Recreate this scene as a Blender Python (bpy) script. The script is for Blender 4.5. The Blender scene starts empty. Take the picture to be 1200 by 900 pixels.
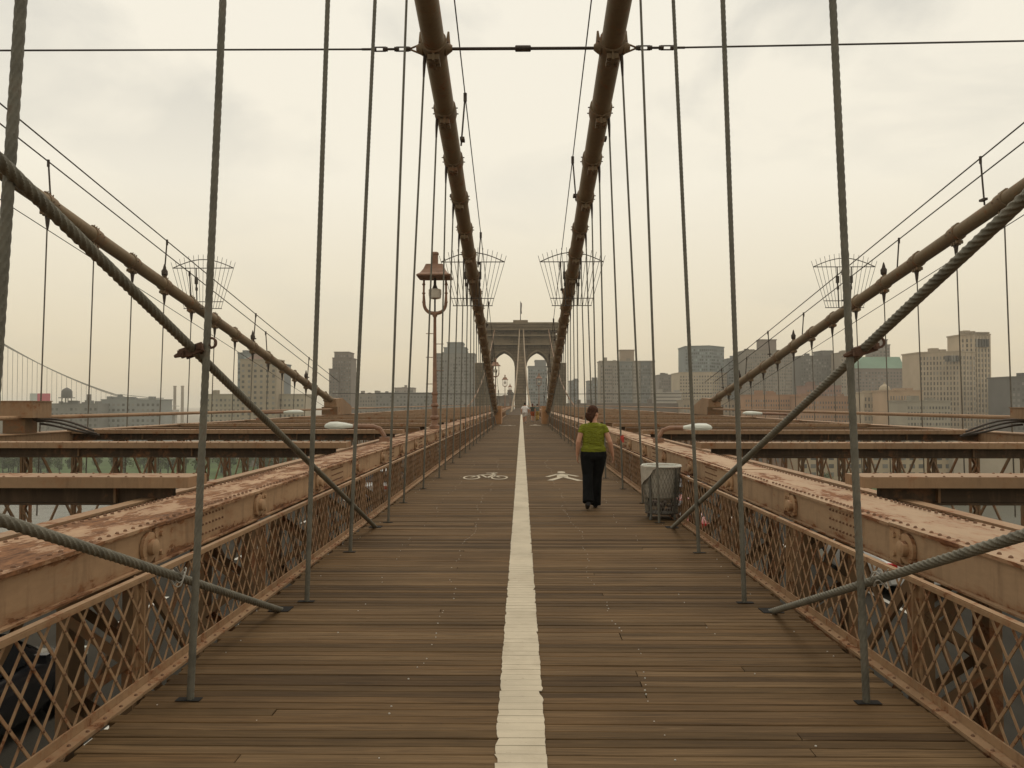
import bpy, math, random
from mathutils import Vector, Matrix
random.seed(7)
R = math.radians
sc = bpy.context.scene
C = sc.collection

# ------------------------------------------------------------------ camera, sky, sun, exposure
CAMX, CAMH, F = -0.03, 1.71, 933.0            # focal length in pixels of the 1200 px wide photograph
cam = bpy.data.objects.new('camera', bpy.data.cameras.new('camera'))
C.objects.link(cam)
cam.location = (CAMX, 0.0, CAMH)
cam.rotation_euler = (R(90 + 1.41), 0, R(0.675))
cam.data.sensor_width = 36.0
cam.data.lens = 28.0
cam.data.clip_start = 0.05
cam.data.clip_end = 30000
sc.camera = cam

world = bpy.data.worlds.new('World')
sc.world = world
world.use_nodes = True
SUN_EL, SUN_ROT = R(68), R(-35)


CLOUD_OFF = (10.05, 3.25, 0.0)


def build_world():
    nt = world.node_tree
    nt.nodes.clear()
    N, L = nt.nodes.new, nt.links.new
    out = N('ShaderNodeOutputWorld')
    sky = N('ShaderNodeTexSky')
    sky.sky_type = 'NISHITA'
    sky.sun_disc = False
    sky.sun_elevation = SUN_EL
    sky.sun_rotation = SUN_ROT
    sky.dust_density = 4.0
    b1 = N('ShaderNodeBackground')
    b1.inputs['Strength'].default_value = 0.10
    L(sky.outputs[0], b1.inputs['Color'])
    tc = N('ShaderNodeTexCoord')
    sep = N('ShaderNodeSeparateXYZ')
    L(tc.outputs['Generated'], sep.inputs[0])
    ramp = N('ShaderNodeValToRGB')                       # overcast: warm grey haze low, bright cream above
    e = ramp.color_ramp.elements
    e[0].position, e[0].color = 0.0, (0.735, 0.615, 0.425, 1)
    e[1].position, e[1].color = 1.0, (0.95, 0.895, 0.78, 1)
    for p, c in ((0.05, (0.80, 0.685, 0.485, 1)), (0.13, (0.87, 0.775, 0.585, 1)), (0.26, (0.975, 0.905, 0.745, 1)), (0.46, (0.97, 0.91, 0.77, 1))):
        x = ramp.color_ramp.elements.new(p)
        x.color = c
    L(sep.outputs['Z'], ramp.inputs['Fac'])
    # cloud layer: direction projected on a plane overhead
    add = N('ShaderNodeMath'); add.operation = 'ADD'; add.inputs[1].default_value = 0.22
    L(sep.outputs['Z'], add.inputs[0])
    mx = N('ShaderNodeMath'); mx.operation = 'MAXIMUM'; mx.inputs[1].default_value = 0.08
    L(add.outputs[0], mx.inputs[0])
    dv = N('ShaderNodeVectorMath'); dv.operation = 'DIVIDE'
    cmb = N('ShaderNodeCombineXYZ')
    for i in range(3):
        L(mx.outputs[0], cmb.inputs[i])
    L(tc.outputs['Generated'], dv.inputs[0])
    L(cmb.outputs[0], dv.inputs[1])
    nz = N('ShaderNodeTexNoise')
    nz.inputs['Scale'].default_value = 1.7
    nz.inputs['Detail'].default_value = 6
    nz.inputs['Roughness'].default_value = 0.52
    nz.inputs['Distortion'].default_value = 0.35
    off = N('ShaderNodeVectorMath'); off.operation = 'ADD'
    off.inputs[1].default_value = CLOUD_OFF
    L(dv.outputs[0], off.inputs[0])
    L(off.outputs[0], nz.inputs['Vector'])
    cr = N('ShaderNodeValToRGB')
    cr.color_ramp.elements[0].position, cr.color_ramp.elements[0].color = 0.50, (0, 0, 0, 1)
    cr.color_ramp.elements[1].position, cr.color_ramp.elements[1].color = 0.64, (1, 1, 1, 1)
    L(nz.outputs['Fac'], cr.inputs['Fac'])
    mr = N('ShaderNodeMapRange')
    mr.inputs['From Min'].default_value, mr.inputs['From Max'].default_value = 0.24, 0.46
    mr.inputs['To Min'].default_value, mr.inputs['To Max'].default_value = 0.10, 0.80
    L(sep.outputs['Z'], mr.inputs['Value'])
    ml = N('ShaderNodeMath'); ml.operation = 'MULTIPLY'
    L(cr.outputs[0], ml.inputs[0]); L(mr.outputs[0], ml.inputs[1])
    mix = N('ShaderNodeMix'); mix.data_type = 'RGBA'
    mix.inputs['B'].default_value = (0.545, 0.535, 0.485, 1)
    L(ml.outputs[0], mix.inputs['Factor']); L(ramp.outputs[0], mix.inputs['A'])
    b2 = N('ShaderNodeBackground')
    b2.inputs['Strength'].default_value = 1.0
    L(mix.outputs['Result'], b2.inputs['Color'])
    ms = N('ShaderNodeMixShader')
    ms.inputs[0].default_value = 0.94
    L(b1.outputs[0], ms.inputs[1]); L(b2.outputs[0], ms.inputs[2])
    L(ms.outputs[0], out.inputs['Surface'])


build_world()
sun = bpy.data.objects.new('sun', bpy.data.lights.new('sun', 'SUN'))
C.objects.link(sun)
sun.data.energy = 1.1
sun.data.angle = R(25)
sun.data.color = (1.0, 0.93, 0.82)
sun.rotation_euler = (R(90) - SUN_EL, 0, SUN_ROT + R(180))
sun.location = (0, 0, 60)
sc.view_settings.view_transform = 'Standard'
sc.view_settings.look = 'None'
sc.view_settings.exposure = 0.0
sc.view_settings.gamma = 1.0
sc.view_settings.use_curve_mapping = False
sc.cycles.use_denoising = True
sc.cycles.max_bounces = 6
sc.cycles.diffuse_bounces = 3
sc.cycles.glossy_bounces = 2
sc.cycles.volume_bounces = 1
sc.cycles.sample_clamp_indirect = 6.0


# ------------------------------------------------------------------ helpers
def W(px, Y):                                  # X in metres of photo column px at depth Y (column 611 runs along the bridge)
    return (px - 611.0) / F * Y + CAMX


def H(py, Y):                                  # height of photo row py at depth Y
    return CAMH + (473.0 - py) / F * Y


ORG = {}


def tag(o, label=None, cat=None, group=None, kind=None):
    if label: o['label'] = label
    if cat: o['category'] = cat
    if group: o['group'] = group
    if kind: o['kind'] = kind
    return o


def thing(name, loc=(0, 0, 0), label=None, cat=None, group=None, kind=None):
    o = bpy.data.objects.new(name, None)
    o.empty_display_size = 0.2
    C.objects.link(o)
    o.location = loc
    ORG[o.name] = Vector(loc)
    return tag(o, label, cat, group, kind)


def link(name, me, parent=None, loc=(0, 0, 0)):
    o = bpy.data.objects.new(name, me)
    C.objects.link(o)
    o.location = loc
    if parent is not None:
        o.parent = parent
        ORG[o.name] = ORG.get(parent.name, Vector((0, 0, 0))) + Vector(loc)
    else:
        ORG[o.name] = Vector(loc)
    return o


def copy_tree(o, parent=None):
    c = o.copy()
    C.objects.link(c)
    c.parent = parent
    for ch in o.children:
        copy_tree(ch, c)
    return c


class MB:
    def __init__(self):
        self.v, self.f, self.m = [], [], []

    def add(self, vs, fs, mi=0):
        b = len(self.v)
        self.v += [tuple(p) for p in vs]
        for f in fs:
            self.f.append([i + b for i in f])
            self.m.append(mi)
        return self

    def box(self, x0, x1, y0, y1, z0, z1, mi=0):
        vs = [(x0, y0, z0), (x1, y0, z0), (x1, y1, z0), (x0, y1, z0), (x0, y0, z1), (x1, y0, z1), (x1, y1, z1), (x0, y1, z1)]
        return self.add(vs, [(3, 2, 1, 0), (4, 5, 6, 7), (0, 1, 5, 4), (1, 2, 6, 5), (2, 3, 7, 6), (3, 0, 4, 7)], mi)

    def obox(self, c, ax, ay, az, mi=0):       # centre and three half-axis vectors
        c, ax, ay, az = Vector(c), Vector(ax), Vector(ay), Vector(az)
        vs = [c + sx * ax + sy * ay + sz * az for sz in (-1, 1) for sx, sy in ((-1, -1), (1, -1), (1, 1), (-1, 1))]
        return self.add(vs, [(3, 2, 1, 0), (4, 5, 6, 7), (0, 1, 5, 4), (1, 2, 6, 5), (2, 3, 7, 6), (3, 0, 4, 7)], mi)

    def bar(self, p, q, w, t, up=(0, 0, 1), mi=0):   # a rectangular bar from p to q, w across, t along up
        p, q = Vector(p), Vector(q)
        d = (q - p)
        n = d.normalized()
        u = Vector(up)
        if abs(n.dot(u)) > 0.98:
            u = Vector((0, 1, 0))
        s = n.cross(u).normalized()
        u = s.cross(n).normalized()
        return self.obox((p + q) / 2, d / 2, s * w / 2, u * t / 2, mi)

    def tube(self, pts, r, n=8, caps=True, mi=0, sx=1.0):
        pts = [Vector(p) for p in pts]
        k = len(pts)
        rs = r if isinstance(r, (list, tuple)) else [r] * k
        base = len(self.v)
        u = None
        for i, p in enumerate(pts):
            d = (pts[min(i + 1, k - 1)] - pts[max(i - 1, 0)]).normalized()
            if u is None:
                a = Vector((0, 0, 1)) if abs(d.z) < 0.9 else Vector((1, 0, 0))
                u = (a - d * a.dot(d)).normalized()
            else:
                u = (u - d * u.dot(d)).normalized()
            w = d.cross(u)
            for j in range(n):
                t = 2 * math.pi * j / n
                self.v.append(tuple(p + rs[i] * (math.cos(t) * u + sx * math.sin(t) * w)))
        for i in range(k - 1):
            for j in range(n):
                a, b = base + i * n + j, base + i * n + (j + 1) % n
                self.f.append([a, b, b + n, a + n]); self.m.append(mi)
        if caps:
            self.f.append([base + j for j in range(n)][::-1]); self.m.append(mi)
            self.f.append([base + (k - 1) * n + j for j in range(n)]); self.m.append(mi)
        return self

    def rope(self, p, q, r, pitch, strands=6, seg=10, n=24, amp=0.13):   # laid wire rope: twisted lobed section
        p, q = Vector(p), Vector(q)
        d = q - p
        Ln = d.length
        d.normalize()
        a = Vector((0, 0, 1)) if abs(d.z) < 0.9 else Vector((1, 0, 0))
        u = (a - d * a.dot(d)).normalized()
        w = d.cross(u)
        k = max(2, int(Ln / pitch * seg))
        base = len(self.v)
        for i in range(k + 1):
            s = Ln * i / k
            tw = 2 * math.pi * s / pitch
            c = p + d * s
            for j in range(n):
                t = 2 * math.pi * j / n
                rr = r * (1 - amp + amp * 1.5 * abs(math.cos(strands / 2 * (t - tw))))
                self.v.append(tuple(c + rr * (math.cos(t) * u + math.sin(t) * w)))
        for i in range(k):
            for j in range(n):
                A, B = base + i * n + j, base + i * n + (j + 1) % n
                self.f.append([A, B, B + n, A + n]); self.m.append(0)
        self.f.append([base + j for j in range(n)][::-1]); self.m.append(0)
        self.f.append([base + k * n + j for j in range(n)]); self.m.append(0)
        return self

    def lathe(self, c, prof, n=16, mi=0):      # prof: (radius, z) from below up, about a vertical axis through c
        base = len(self.v)
        for r, z in prof:
            for j in range(n):
                t = 2 * math.pi * j / n
                self.v.append((c[0] + r * math.cos(t), c[1] + r * math.sin(t), c[2] + z))
        k = len(prof)
        for i in range(k - 1):
            for j in range(n):
                a, b = base + i * n + j, base + i * n + (j + 1) % n
                self.f.append([a, b, b + n, a + n]); self.m.append(mi)
        self.f.append([base + j for j in range(n)][::-1]); self.m.append(mi)
        self.f.append([base + (k - 1) * n + j for j in range(n)]); self.m.append(mi)
        return self

    def loft(self, rings, caps=True, mi=0):
        base = len(self.v)
        n = len(rings[0])
        for r in rings:
            self.v += [tuple(p) for p in r]
        for i in range(len(rings) - 1):
            for j in range(n):
                a, b = base + i * n + j, base + i * n + (j + 1) % n
                self.f.append([a, b, b + n, a + n]); self.m.append(mi)
        if caps:
            self.f.append([base + j for j in range(n)][::-1]); self.m.append(mi)
            e = base + (len(rings) - 1) * n
            self.f.append([e + j for j in range(n)]); self.m.append(mi)
        return self

    def ell(self, c, r, n=14, k=9, rot=None, mi=0):
        rings = []
        for i in range(k):
            a = -math.pi / 2 + math.pi * (i + 0.35) / (k - 0.3)
            ring = []
            for j in range(n):
                t = 2 * math.pi * j / n
                p = Vector((r[0] * math.cos(a) * math.cos(t), r[1] * math.cos(a) * math.sin(t), r[2] * math.sin(a)))
                if rot is not None:
                    p = rot @ p
                ring.append(p + Vector(c))
            rings.append(ring)
        return self.loft(rings, mi=mi)

    def prism(self, poly, z0, z1, mi=0):       # poly: (x, y) counter-clockwise
        n = len(poly)
        vs = [(x, y, z0) for x, y in poly] + [(x, y, z1) for x, y in poly]
        fs = [list(range(n))[::-1], list(range(n, 2 * n))] + [[i, (i + 1) % n, n + (i + 1) % n, n + i] for i in range(n)]
        return self.add(vs, fs, mi)

    def mesh(self, name, mats, smooth=False, org=(0, 0, 0)):
        me = bpy.data.meshes.new(name)
        o = Vector(org)
        me.from_pydata([(p[0] - o.x, p[1] - o.y, p[2] - o.z) for p in self.v], [], self.f)
        if not isinstance(mats, (list, tuple)):
            mats = [mats]
        for m in mats:
            me.materials.append(m)
        if len(mats) > 1:
            me.polygons.foreach_set('material_index', self.m)
        if smooth:
            me.polygons.foreach_set('use_smooth', [True] * len(me.polygons))
            try:
                me.set_sharp_from_angle(angle=R(40))
            except Exception:
                pass
        me.update()
        return me

    def build(self, name, mats, parent=None, smooth=False, kind=None, loc=None):
        org = ORG.get(parent.name, Vector((0, 0, 0))) if parent is not None else Vector(loc or (0, 0, 0))
        me = self.mesh(name, mats, smooth, org)
        o = link(name, me, parent, (0, 0, 0) if parent is not None else (loc or (0, 0, 0)))
        if parent is None:
            ORG[o.name] = org
        if kind:
            o['kind'] = kind
        return o


# ------------------------------------------------------------------ materials
class NT:
    def __init__(self, name):
        self.mat = bpy.data.materials.new(name)
        self.mat.use_nodes = True
        self.t = self.mat.node_tree
        self.t.nodes.clear()
        self.out = self.t.nodes.new('ShaderNodeOutputMaterial')
        self.p = self.t.nodes.new('ShaderNodeBsdfPrincipled')
        self.t.links.new(self.p.outputs[0], self.out.inputs['Surface'])

    def n(self, ty, **kw):
        x = self.t.nodes.new(ty)
        for k, v in kw.items():
            setattr(x, k, v)
        return x

    def l(self, a, b):
        self.t.links.new(a, b)

    def pos(self, scale=(1, 1, 1), obj=False):
        if obj:
            g = self.n('ShaderNodeTexCoord').outputs['Object']
        else:
            g = self.n('ShaderNodeNewGeometry').outputs['Position']
        m = self.n('ShaderNodeVectorMath', operation='MULTIPLY')
        m.inputs[1].default_value = scale
        self.l(g, m.inputs[0])
        return m.outputs[0]

    def noise(self, vec, scale=1.0, detail=4, rough=0.55, dist=0.0):
        x = self.n('ShaderNodeTexNoise')
        x.inputs['Scale'].default_value = scale
        x.inputs['Detail'].default_value = detail
        x.inputs['Roughness'].default_value = rough
        x.inputs['Distortion'].default_value = dist
        self.l(vec, x.inputs['Vector'])
        return x.outputs['Fac']

    def rng(self, v, a, b, c=0.0, d=1.0):
        x = self.n('ShaderNodeMapRange')
        for k, q in zip(('From Min', 'From Max', 'To Min', 'To Max'), (a, b, c, d)):
            x.inputs[k].default_value = q
        self.l(v, x.inputs['Value'])
        return x.outputs[0]

    def math(self, op, a, b):
        x = self.n('ShaderNodeMath', operation=op)
        for i, q in enumerate((a, b)):
            if isinstance(q, (int, float)):
                x.inputs[i].default_value = q
            else:
                self.l(q, x.inputs[i])
        return x.outputs[0]

    def mix(self, fac, a, b, blend='MIX'):
        x = self.n('ShaderNodeMix', data_type='RGBA', blend_type=blend)
        for k, q in (('Factor', fac), ('A', a), ('B', b)):
            if isinstance(q, (int, float)):
                x.inputs[k].default_value = q
            elif isinstance(q, tuple):
                x.inputs[k].default_value = (*q[:3], 1)
            else:
                self.l(q, x.inputs[k])
        return x.outputs['Result']

    def val(self, colour, v):                 # multiply a colour by a grey factor
        c = self.n('ShaderNodeCombineColor')
        for i in range(3):
            self.l(v, c.inputs[i])
        return self.mix(1.0, colour, c.outputs[0], 'MULTIPLY')

    def bump(self, h, strength=0.3, dist=0.01):
        b = self.n('ShaderNodeBump')
        b.inputs['Strength'].default_value = strength
        b.inputs['Distance'].default_value = dist
        self.l(h, b.inputs['Height'])
        self.l(b.outputs[0], self.p.inputs['Normal'])

    def set(self, colour, rough=0.6, metal=0.0, spec=0.4):
        if isinstance(colour, tuple):
            self.p.inputs['Base Color'].default_value = (*colour[:3], 1)
        else:
            self.l(colour, self.p.inputs['Base Color'])
        if isinstance(rough, (int, float)):
            self.p.inputs['Roughness'].default_value = rough
        else:
            self.l(rough, self.p.inputs['Roughness'])
        self.p.inputs['Metallic'].default_value = metal
        self.p.inputs['Specular IOR Level'].default_value = spec
        return self.mat


def m_plain(name, col, rough=0.6, metal=0.0, var=0.18, scale=2.0, spec=0.35, bump=0.0):
    t = NT(name)
    n = t.noise(t.pos(), scale, 5, 0.6)
    c = t.val(col, t.rng(n, 0.3, 0.7, 1 - var, 1 + var))
    if bump:
        t.bump(n, bump, 0.01)
    return t.set(c, rough, metal, spec)


def m_paint(name, base, top=0.5, side=0.16, scale=2.6, stretch=(1, 1, 1), rust=(0.105, 0.040, 0.020), rust2=(0.24, 0.105, 0.045), rough=0.6, seams=()):
    """Tan bridge paint, faded, with rust blooms; top and side are how much of level and upright faces has rusted."""
    t = NT(name)
    p = t.pos(stretch)
    g = t.n('ShaderNodeNewGeometry')
    sep = t.n('ShaderNodeSeparateXYZ')
    t.l(g.outputs['True Normal'], sep.inputs[0])
    up = t.rng(sep.outputs['Z'], 0.3, 0.9)
    n1 = t.noise(p, scale, 8, 0.66, 0.4)
    n2 = t.noise(p, scale * 5.5, 5, 0.6)
    n3 = t.noise(p, 0.55, 3, 0.5)
    h = t.math('ADD', t.math('MULTIPLY', n1, 0.75), t.math('MULTIPLY', n2, 0.25))
    for za, zb in seams:                       # rust starts along a riveted seam at height za and thins out towards zb
        sz = t.n('ShaderNodeSeparateXYZ')
        t.l(g.outputs['Position'], sz.inputs[0])
        h = t.math('ADD', h, t.math('MULTIPLY', t.rng(sz.outputs['Z'], za, zb, 0.105, 0.0), t.math('SUBTRACT', 1.0, up)))
    thr = t.rng(up, 0, 1, 0.66 - 0.22 * side, 0.66 - 0.22 * top)
    d = t.math('SUBTRACT', h, thr)
    mask = t.rng(d, -0.006, 0.022)
    halo = t.rng(d, -0.085, 0.0)
    faded = t.val(base, t.rng(n3, 0.3, 0.7, 0.84, 1.14))
    faded = t.val(faded, t.rng(n2, 0.25, 0.75, 0.90, 1.08))
    drip = t.noise(t.pos((5, 5, 0.8)), 2.2, 5, 0.6, 0.3)            # grime washed down upright faces
    faded = t.mix(t.math('MULTIPLY', t.rng(drip, 0.50, 0.72, 0, 0.5), t.math('SUBTRACT', 1.0, up)), faded, (0.14, 0.085, 0.05))
    stain = t.mix(t.math('MULTIPLY', halo, 0.55), faded, rust2)
    rc = t.mix(t.rng(n2, 0.35, 0.65), rust, rust2)
    c = t.mix(mask, stain, rc)
    t.bump(t.math('SUBTRACT', 0.0, mask), 0.5, 0.004)
    return t.set(c, t.rng(mask, 0, 1, rough, 0.9), 0.0, 0.22)


def m_wood():
    t = NT('weathered_plank_wood')
    oi = t.n('ShaderNodeObjectInfo')
    g = t.n('ShaderNodeNewGeometry')
    rnd = t.math('FRACT', t.math('ADD', oi.outputs['Random'], t.math('MULTIPLY', g.outputs['Random Per Island'], 7.31)), 0)
    m = t.n('ShaderNodeVectorMath', operation='MULTIPLY')
    m.inputs[1].default_value = (1.1, 26, 26)
    t.l(g.outputs['Position'], m.inputs[0])
    grain = t.noise(m.outputs[0], 1.6, 6, 0.65, 0.6)
    fine = t.noise(t.pos((4, 160, 60)), 1.0, 3, 0.6)
    blot = t.noise(t.pos((0.8, 1.0, 1)), 0.9, 4, 0.55)
    cr = t.n('ShaderNodeValToRGB')
    e = cr.color_ramp.elements
    e[0].position, e[0].color = 0.0, (0.068, 0.040, 0.0180, 1)
    e[1].position, e[1].color = 1.0, (0.162, 0.101, 0.049, 1)
    for q, c in ((0.25, (0.100, 0.061, 0.0270, 1)), (0.5, (0.127, 0.074, 0.0325, 1)), (0.75, (0.129, 0.080, 0.0385, 1))):
        x = e.new(q); x.color = c
    t.l(rnd, cr.inputs['Fac'])
    c = t.val(cr.outputs[0], t.rng(grain, 0.3, 0.72, 0.58, 1.30))
    c = t.val(c, t.rng(fine, 0.25, 0.75, 0.82, 1.14))
    c = t.val(c, t.rng(blot, 0.3, 0.7, 0.80, 1.14))
    spot = t.noise(t.pos((1, 2.4, 1)), 5.0, 5, 0.7)
    c = t.mix(t.rng(spot, 0.66, 0.72, 0, 0.5), c, (0.055, 0.036, 0.024))
    crack = t.noise(t.pos((1.6, 120, 20)), 1.0, 5, 0.7, 0.2)          # checks along the grain
    ck = t.rng(crack, 0.63, 0.68, 0, 0.8)
    c = t.mix(ck, c, (0.022, 0.014, 0.008))
    bare = t.noise(t.pos((3, 40, 3)), 1.0, 4, 0.6)
    c = t.mix(t.rng(bare, 0.66, 0.76, 0, 0.45), c, (0.27, 0.185, 0.105))
    t.bump(grain, 0.35, 0.004)
    return t.set(c, 0.75, 0.0, 0.13)


def m_rope(name, col, var=0.25):
    t = NT(name)
    n = t.noise(t.pos((9, 9, 9)), 1.0, 4, 0.6)
    n2 = t.noise(t.pos((90, 90, 60)), 1.0, 2, 0.5)
    c = t.val(col, t.rng(n, 0.3, 0.7, 1 - var, 1 + var))
    c = t.mix(t.rng(n, 0.60, 0.72, 0, 0.45), c, (0.10, 0.052, 0.030))
    t.bump(n2, 0.4, 0.004)
    return t.set(c, 0.6, 0.15, 0.4)


def m_brick(name, c1, c2, mortar, bw, bh, rough=0.9):
    t = NT(name)
    g = t.n('ShaderNodeNewGeometry')
    sep = t.n('ShaderNodeSeparateXYZ')
    t.l(g.outputs['Position'], sep.inputs[0])
    cm = t.n('ShaderNodeCombineXYZ')
    t.l(t.math('ADD', sep.outputs['X'], sep.outputs['Y']), cm.inputs[0])
    t.l(sep.outputs['Z'], cm.inputs[1])
    b = t.n('ShaderNodeTexBrick')
    b.inputs['Color1'].default_value = (*c1, 1)
    b.inputs['Color2'].default_value = (*c2, 1)
    b.inputs['Mortar'].default_value = (*mortar, 1)
    b.inputs['Scale'].default_value = 1
    b.inputs['Brick Width'].default_value = bw
    b.inputs['Row Height'].default_value = bh
    b.inputs['Mortar Size'].default_value = bh * 0.06
    t.l(cm.outputs[0], b.inputs['Vector'])
    n = t.noise(t.pos(), 0.12, 5, 0.6)
    c = t.val(b.outputs['Color'], t.rng(n, 0.3, 0.7, 0.75, 1.2))
    t.bump(b.outputs['Fac'], 0.4, 0.05)
    return t.set(c, rough, 0, 0.2)


def m_water():
    t = NT('river_water')
    n = t.noise(t.pos((0.06, 0.10, 1)), 1.0, 6, 0.6)
    t.bump(n, 0.35, 1.2)
    return t.set((0.040, 0.046, 0.034), 0.22, 0, 0.4)


def m_foliage(name, col):
    t = NT(name)
    oi = t.n('ShaderNodeObjectInfo')
    g = t.n('ShaderNodeNewGeometry')
    v = t.math('ADD', t.math('MULTIPLY', g.outputs['Random Per Island'], 0.6), t.math('MULTIPLY', oi.outputs['Random'], 0.5))
    c = t.val(col, t.rng(v, 0, 1.1, 0.6, 1.45))
    return t.set(c, 0.75, 0, 0.2)


def m_asphalt():
    t = NT('worn_asphalt')
    n = t.noise(t.pos(), 40, 3, 0.6)
    b = t.noise(t.pos((1.0, 0.12, 1)), 1.2, 5, 0.6)
    c = t.val((0.036, 0.032, 0.025), t.rng(b, 0.3, 0.7, 0.75, 1.3))
    c = t.val(c, t.rng(n, 0.3, 0.7, 0.8, 1.2))
    t.bump(n, 0.3, 0.01)
    return t.set(c, 0.9, 0, 0.12)


def m_linepaint(name, col):
    t = NT(name)
    s = t.noise(t.pos((3.0, 30, 1)), 1.0, 6, 0.7)
    w = t.noise(t.pos((1.5, 1.5, 1)), 1.2, 4, 0.6)
    f = t.noise(t.pos((14, 60, 1)), 1.0, 4, 0.65)
    c = t.val(col, t.rng(w, 0.3, 0.7, 0.86, 1.08))
    c = t.val(c, t.rng(s, 0.3, 0.7, 0.88, 1.06))
    c = t.mix(t.rng(f, 0.64, 0.72, 0, 0.8), c, (0.15, 0.105, 0.065))
    d = t.noise(t.pos((1.0, 0.6, 1)), 2.0, 6, 0.65)
    c = t.mix(t.rng(d, 0.50, 0.75, 0, 0.4), c, (0.25, 0.19, 0.125))
    return t.set(c, 0.75, 0, 0.25)


M = {}
TAN = (0.375, 0.240, 0.148)
M['wood'] = m_wood()
M['joist'] = m_plain('dark_joist_timber', (0.035, 0.026, 0.018), 0.9)
M['nail'] = m_plain('galvanised_nail', (0.50, 0.48, 0.43), 0.45, 0.3)
M['line'] = m_linepaint('cream_road_paint', (0.52, 0.450, 0.335))
M['chord_rusty'] = m_paint('flaking_tan_paint', (0.400, 0.255, 0.146), 0.76, 0.24, 3.2, (1.5, 0.55, 1.6), rust=(0.082, 0.038, 0.019), rust2=(0.25, 0.118, 0.054), seams=((0.60, 0.68), (0.848, 0.80)))
M['chord'] = m_paint('faded_tan_paint', (0.370, 0.248, 0.150), 0.50, 0.22, 3.4, (1.5, 0.5, 1.5), seams=((0.60, 0.67), (0.848, 0.815)))
M['rail'] = m_paint('railing_tan_paint', (0.305, 0.194, 0.109), 0.42, 0.34, 5.5)
M['lattice'] = m_paint('lattice_tan_paint', (0.315, 0.203, 0.116), 0.3, 0.36, 7.0)
M['truss'] = m_paint('truss_tan_paint', (0.165, 0.102, 0.054), 0.45, 0.40, 3.0)
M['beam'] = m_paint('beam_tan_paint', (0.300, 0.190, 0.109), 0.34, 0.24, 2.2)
M['beam_web'] = m_paint('beam_web_painted_shade', (0.062, 0.040, 0.023), 0.3, 0.2, 2.2)  # beam paint darkened: the shadow under the flange is put into the colour
M['rivet'] = m_plain('rusty_rivet', (0.175, 0.095, 0.055), 0.8, var=0.35, scale=8)
M['cable'] = m_paint('cable_wrapping_paint', (0.205, 0.150, 0.088), 0.12, 0.16, 3.0)
M['collar'] = m_paint('cable_band_paint', (0.19, 0.136, 0.080), 0.25, 0.3, 5.0)
M['rope'] = m_rope('galvanised_wire_rope', (0.142, 0.134, 0.106))
M['rope_far'] = m_rope('far_wire_rope', (0.135, 0.118, 0.092))
M['stay'] = m_rope('stay_wire_rope', (0.150, 0.140, 0.108))
M['iron'] = m_plain('dark_iron', (0.06, 0.045, 0.034), 0.6, 0.2, 0.3, 12)
M['rustiron'] = m_plain('rust_iron', (0.105, 0.060, 0.040), 0.85, 0.0, 0.4, 14)
M['wire'] = m_plain('thin_dark_wire', (0.07, 0.06, 0.048), 0.6, 0.2)
M['white_wire'] = m_plain('loose_wire', (0.30, 0.28, 0.24), 0.6)
M['lamp_metal'] = m_plain('lamp_brown_paint', (0.235, 0.130, 0.080), 0.55, 0.0, 0.25, 5)
M['lamp_glass'] = m_plain('lamp_glass', (0.55, 0.50, 0.42), 0.12, 0.0, 0.1)
M['luminaire'] = m_plain('pale_luminaire', (0.55, 0.56, 0.49), 0.4, 0.0, 0.1, 5)
M['asphalt'] = m_asphalt()
M['concrete'] = m_plain('road_edge_concrete', (0.22, 0.19, 0.15), 0.9, 0, 0.2, 1.2)
M['roadline'] = m_linepaint('white_road_paint', (0.62, 0.60, 0.54))
M['dark_fill'] = m_plain('near_black', (0.012, 0.010, 0.008), 0.95)  # near black; on the deck plates it paints the darkness of a hole
M['water'] = m_water()
M['ground'] = m_plain('urban_ground', (0.17, 0.145, 0.11), 0.95, 0, 0.35, 0.02)
M['grass'] = m_plain('park_grass', (0.050, 0.085, 0.020), 0.95, 0, 0.35, 0.05)
M['tower'] = m_brick('granite_masonry', (0.225, 0.172, 0.110), (0.155, 0.118, 0.076), (0.070, 0.054, 0.036), 3.2, 1.25)
M['tower_trim'] = m_plain('granite_trim', (0.200, 0.155, 0.100), 0.9, 0, 0.2, 0.3)
M['ply'] = m_plain('orange_plywood', (0.36, 0.19, 0.085), 0.8, 0, 0.2, 2)
M['car_glass'] = m_plain('car_glass', (0.010, 0.011, 0.012), 0.25, 0, 0.1, 1, 0.3)


def m_panes(name, col, rough):
    t = NT(name)
    g = t.n('ShaderNodeNewGeometry')
    v = t.math('POWER', g.outputs['Random Per Island'], 2.5)
    c = t.val(col, t.rng(v, 0, 1, 0.6, 2.6))
    return t.set(c, rough, 0, 0.4)


M['glass_dark'] = m_panes('far_window_glass', (0.090, 0.085, 0.075), 0.35)
M['glass_blue'] = m_panes('far_curtain_glass', (0.105, 0.128, 0.128), 0.25)


# ------------------------------------------------------------------ the setting: water, land, roads, deck
water = MB().add([(-9000, -800, -44), (9000, -800, -44), (9000, 9000, -44), (-9000, 9000, -44)], [(0, 1, 2, 3)]).build('river_water', M['water'])
tag(water, kind='structure')
gm = MB()
shore = [(-9000, 560), (-500, 490), (-330, 474), (-200, 462), (-60, 430), (60, 385), (150, 375), (400, 370), (900, 360), (9000, 340)]
poly = shore + [(9000, 9000), (-9000, 9000)]
gm.prism(poly, -46, -42.6)
tag(gm.build('ground', M['ground']), kind='structure')
pk = MB()
pk.prism([(-500, 497), (-330, 481), (-200, 469), (-110, 452), (-100, 600), (-300, 650), (-520, 700)], -42.7, -42.45)
pk.prism([(150, 379), (215, 377), (215, 430), (150, 430)], -42.7, -42.45)
tag(pk.build('park_lawn', M['grass']), kind='structure')

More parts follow.
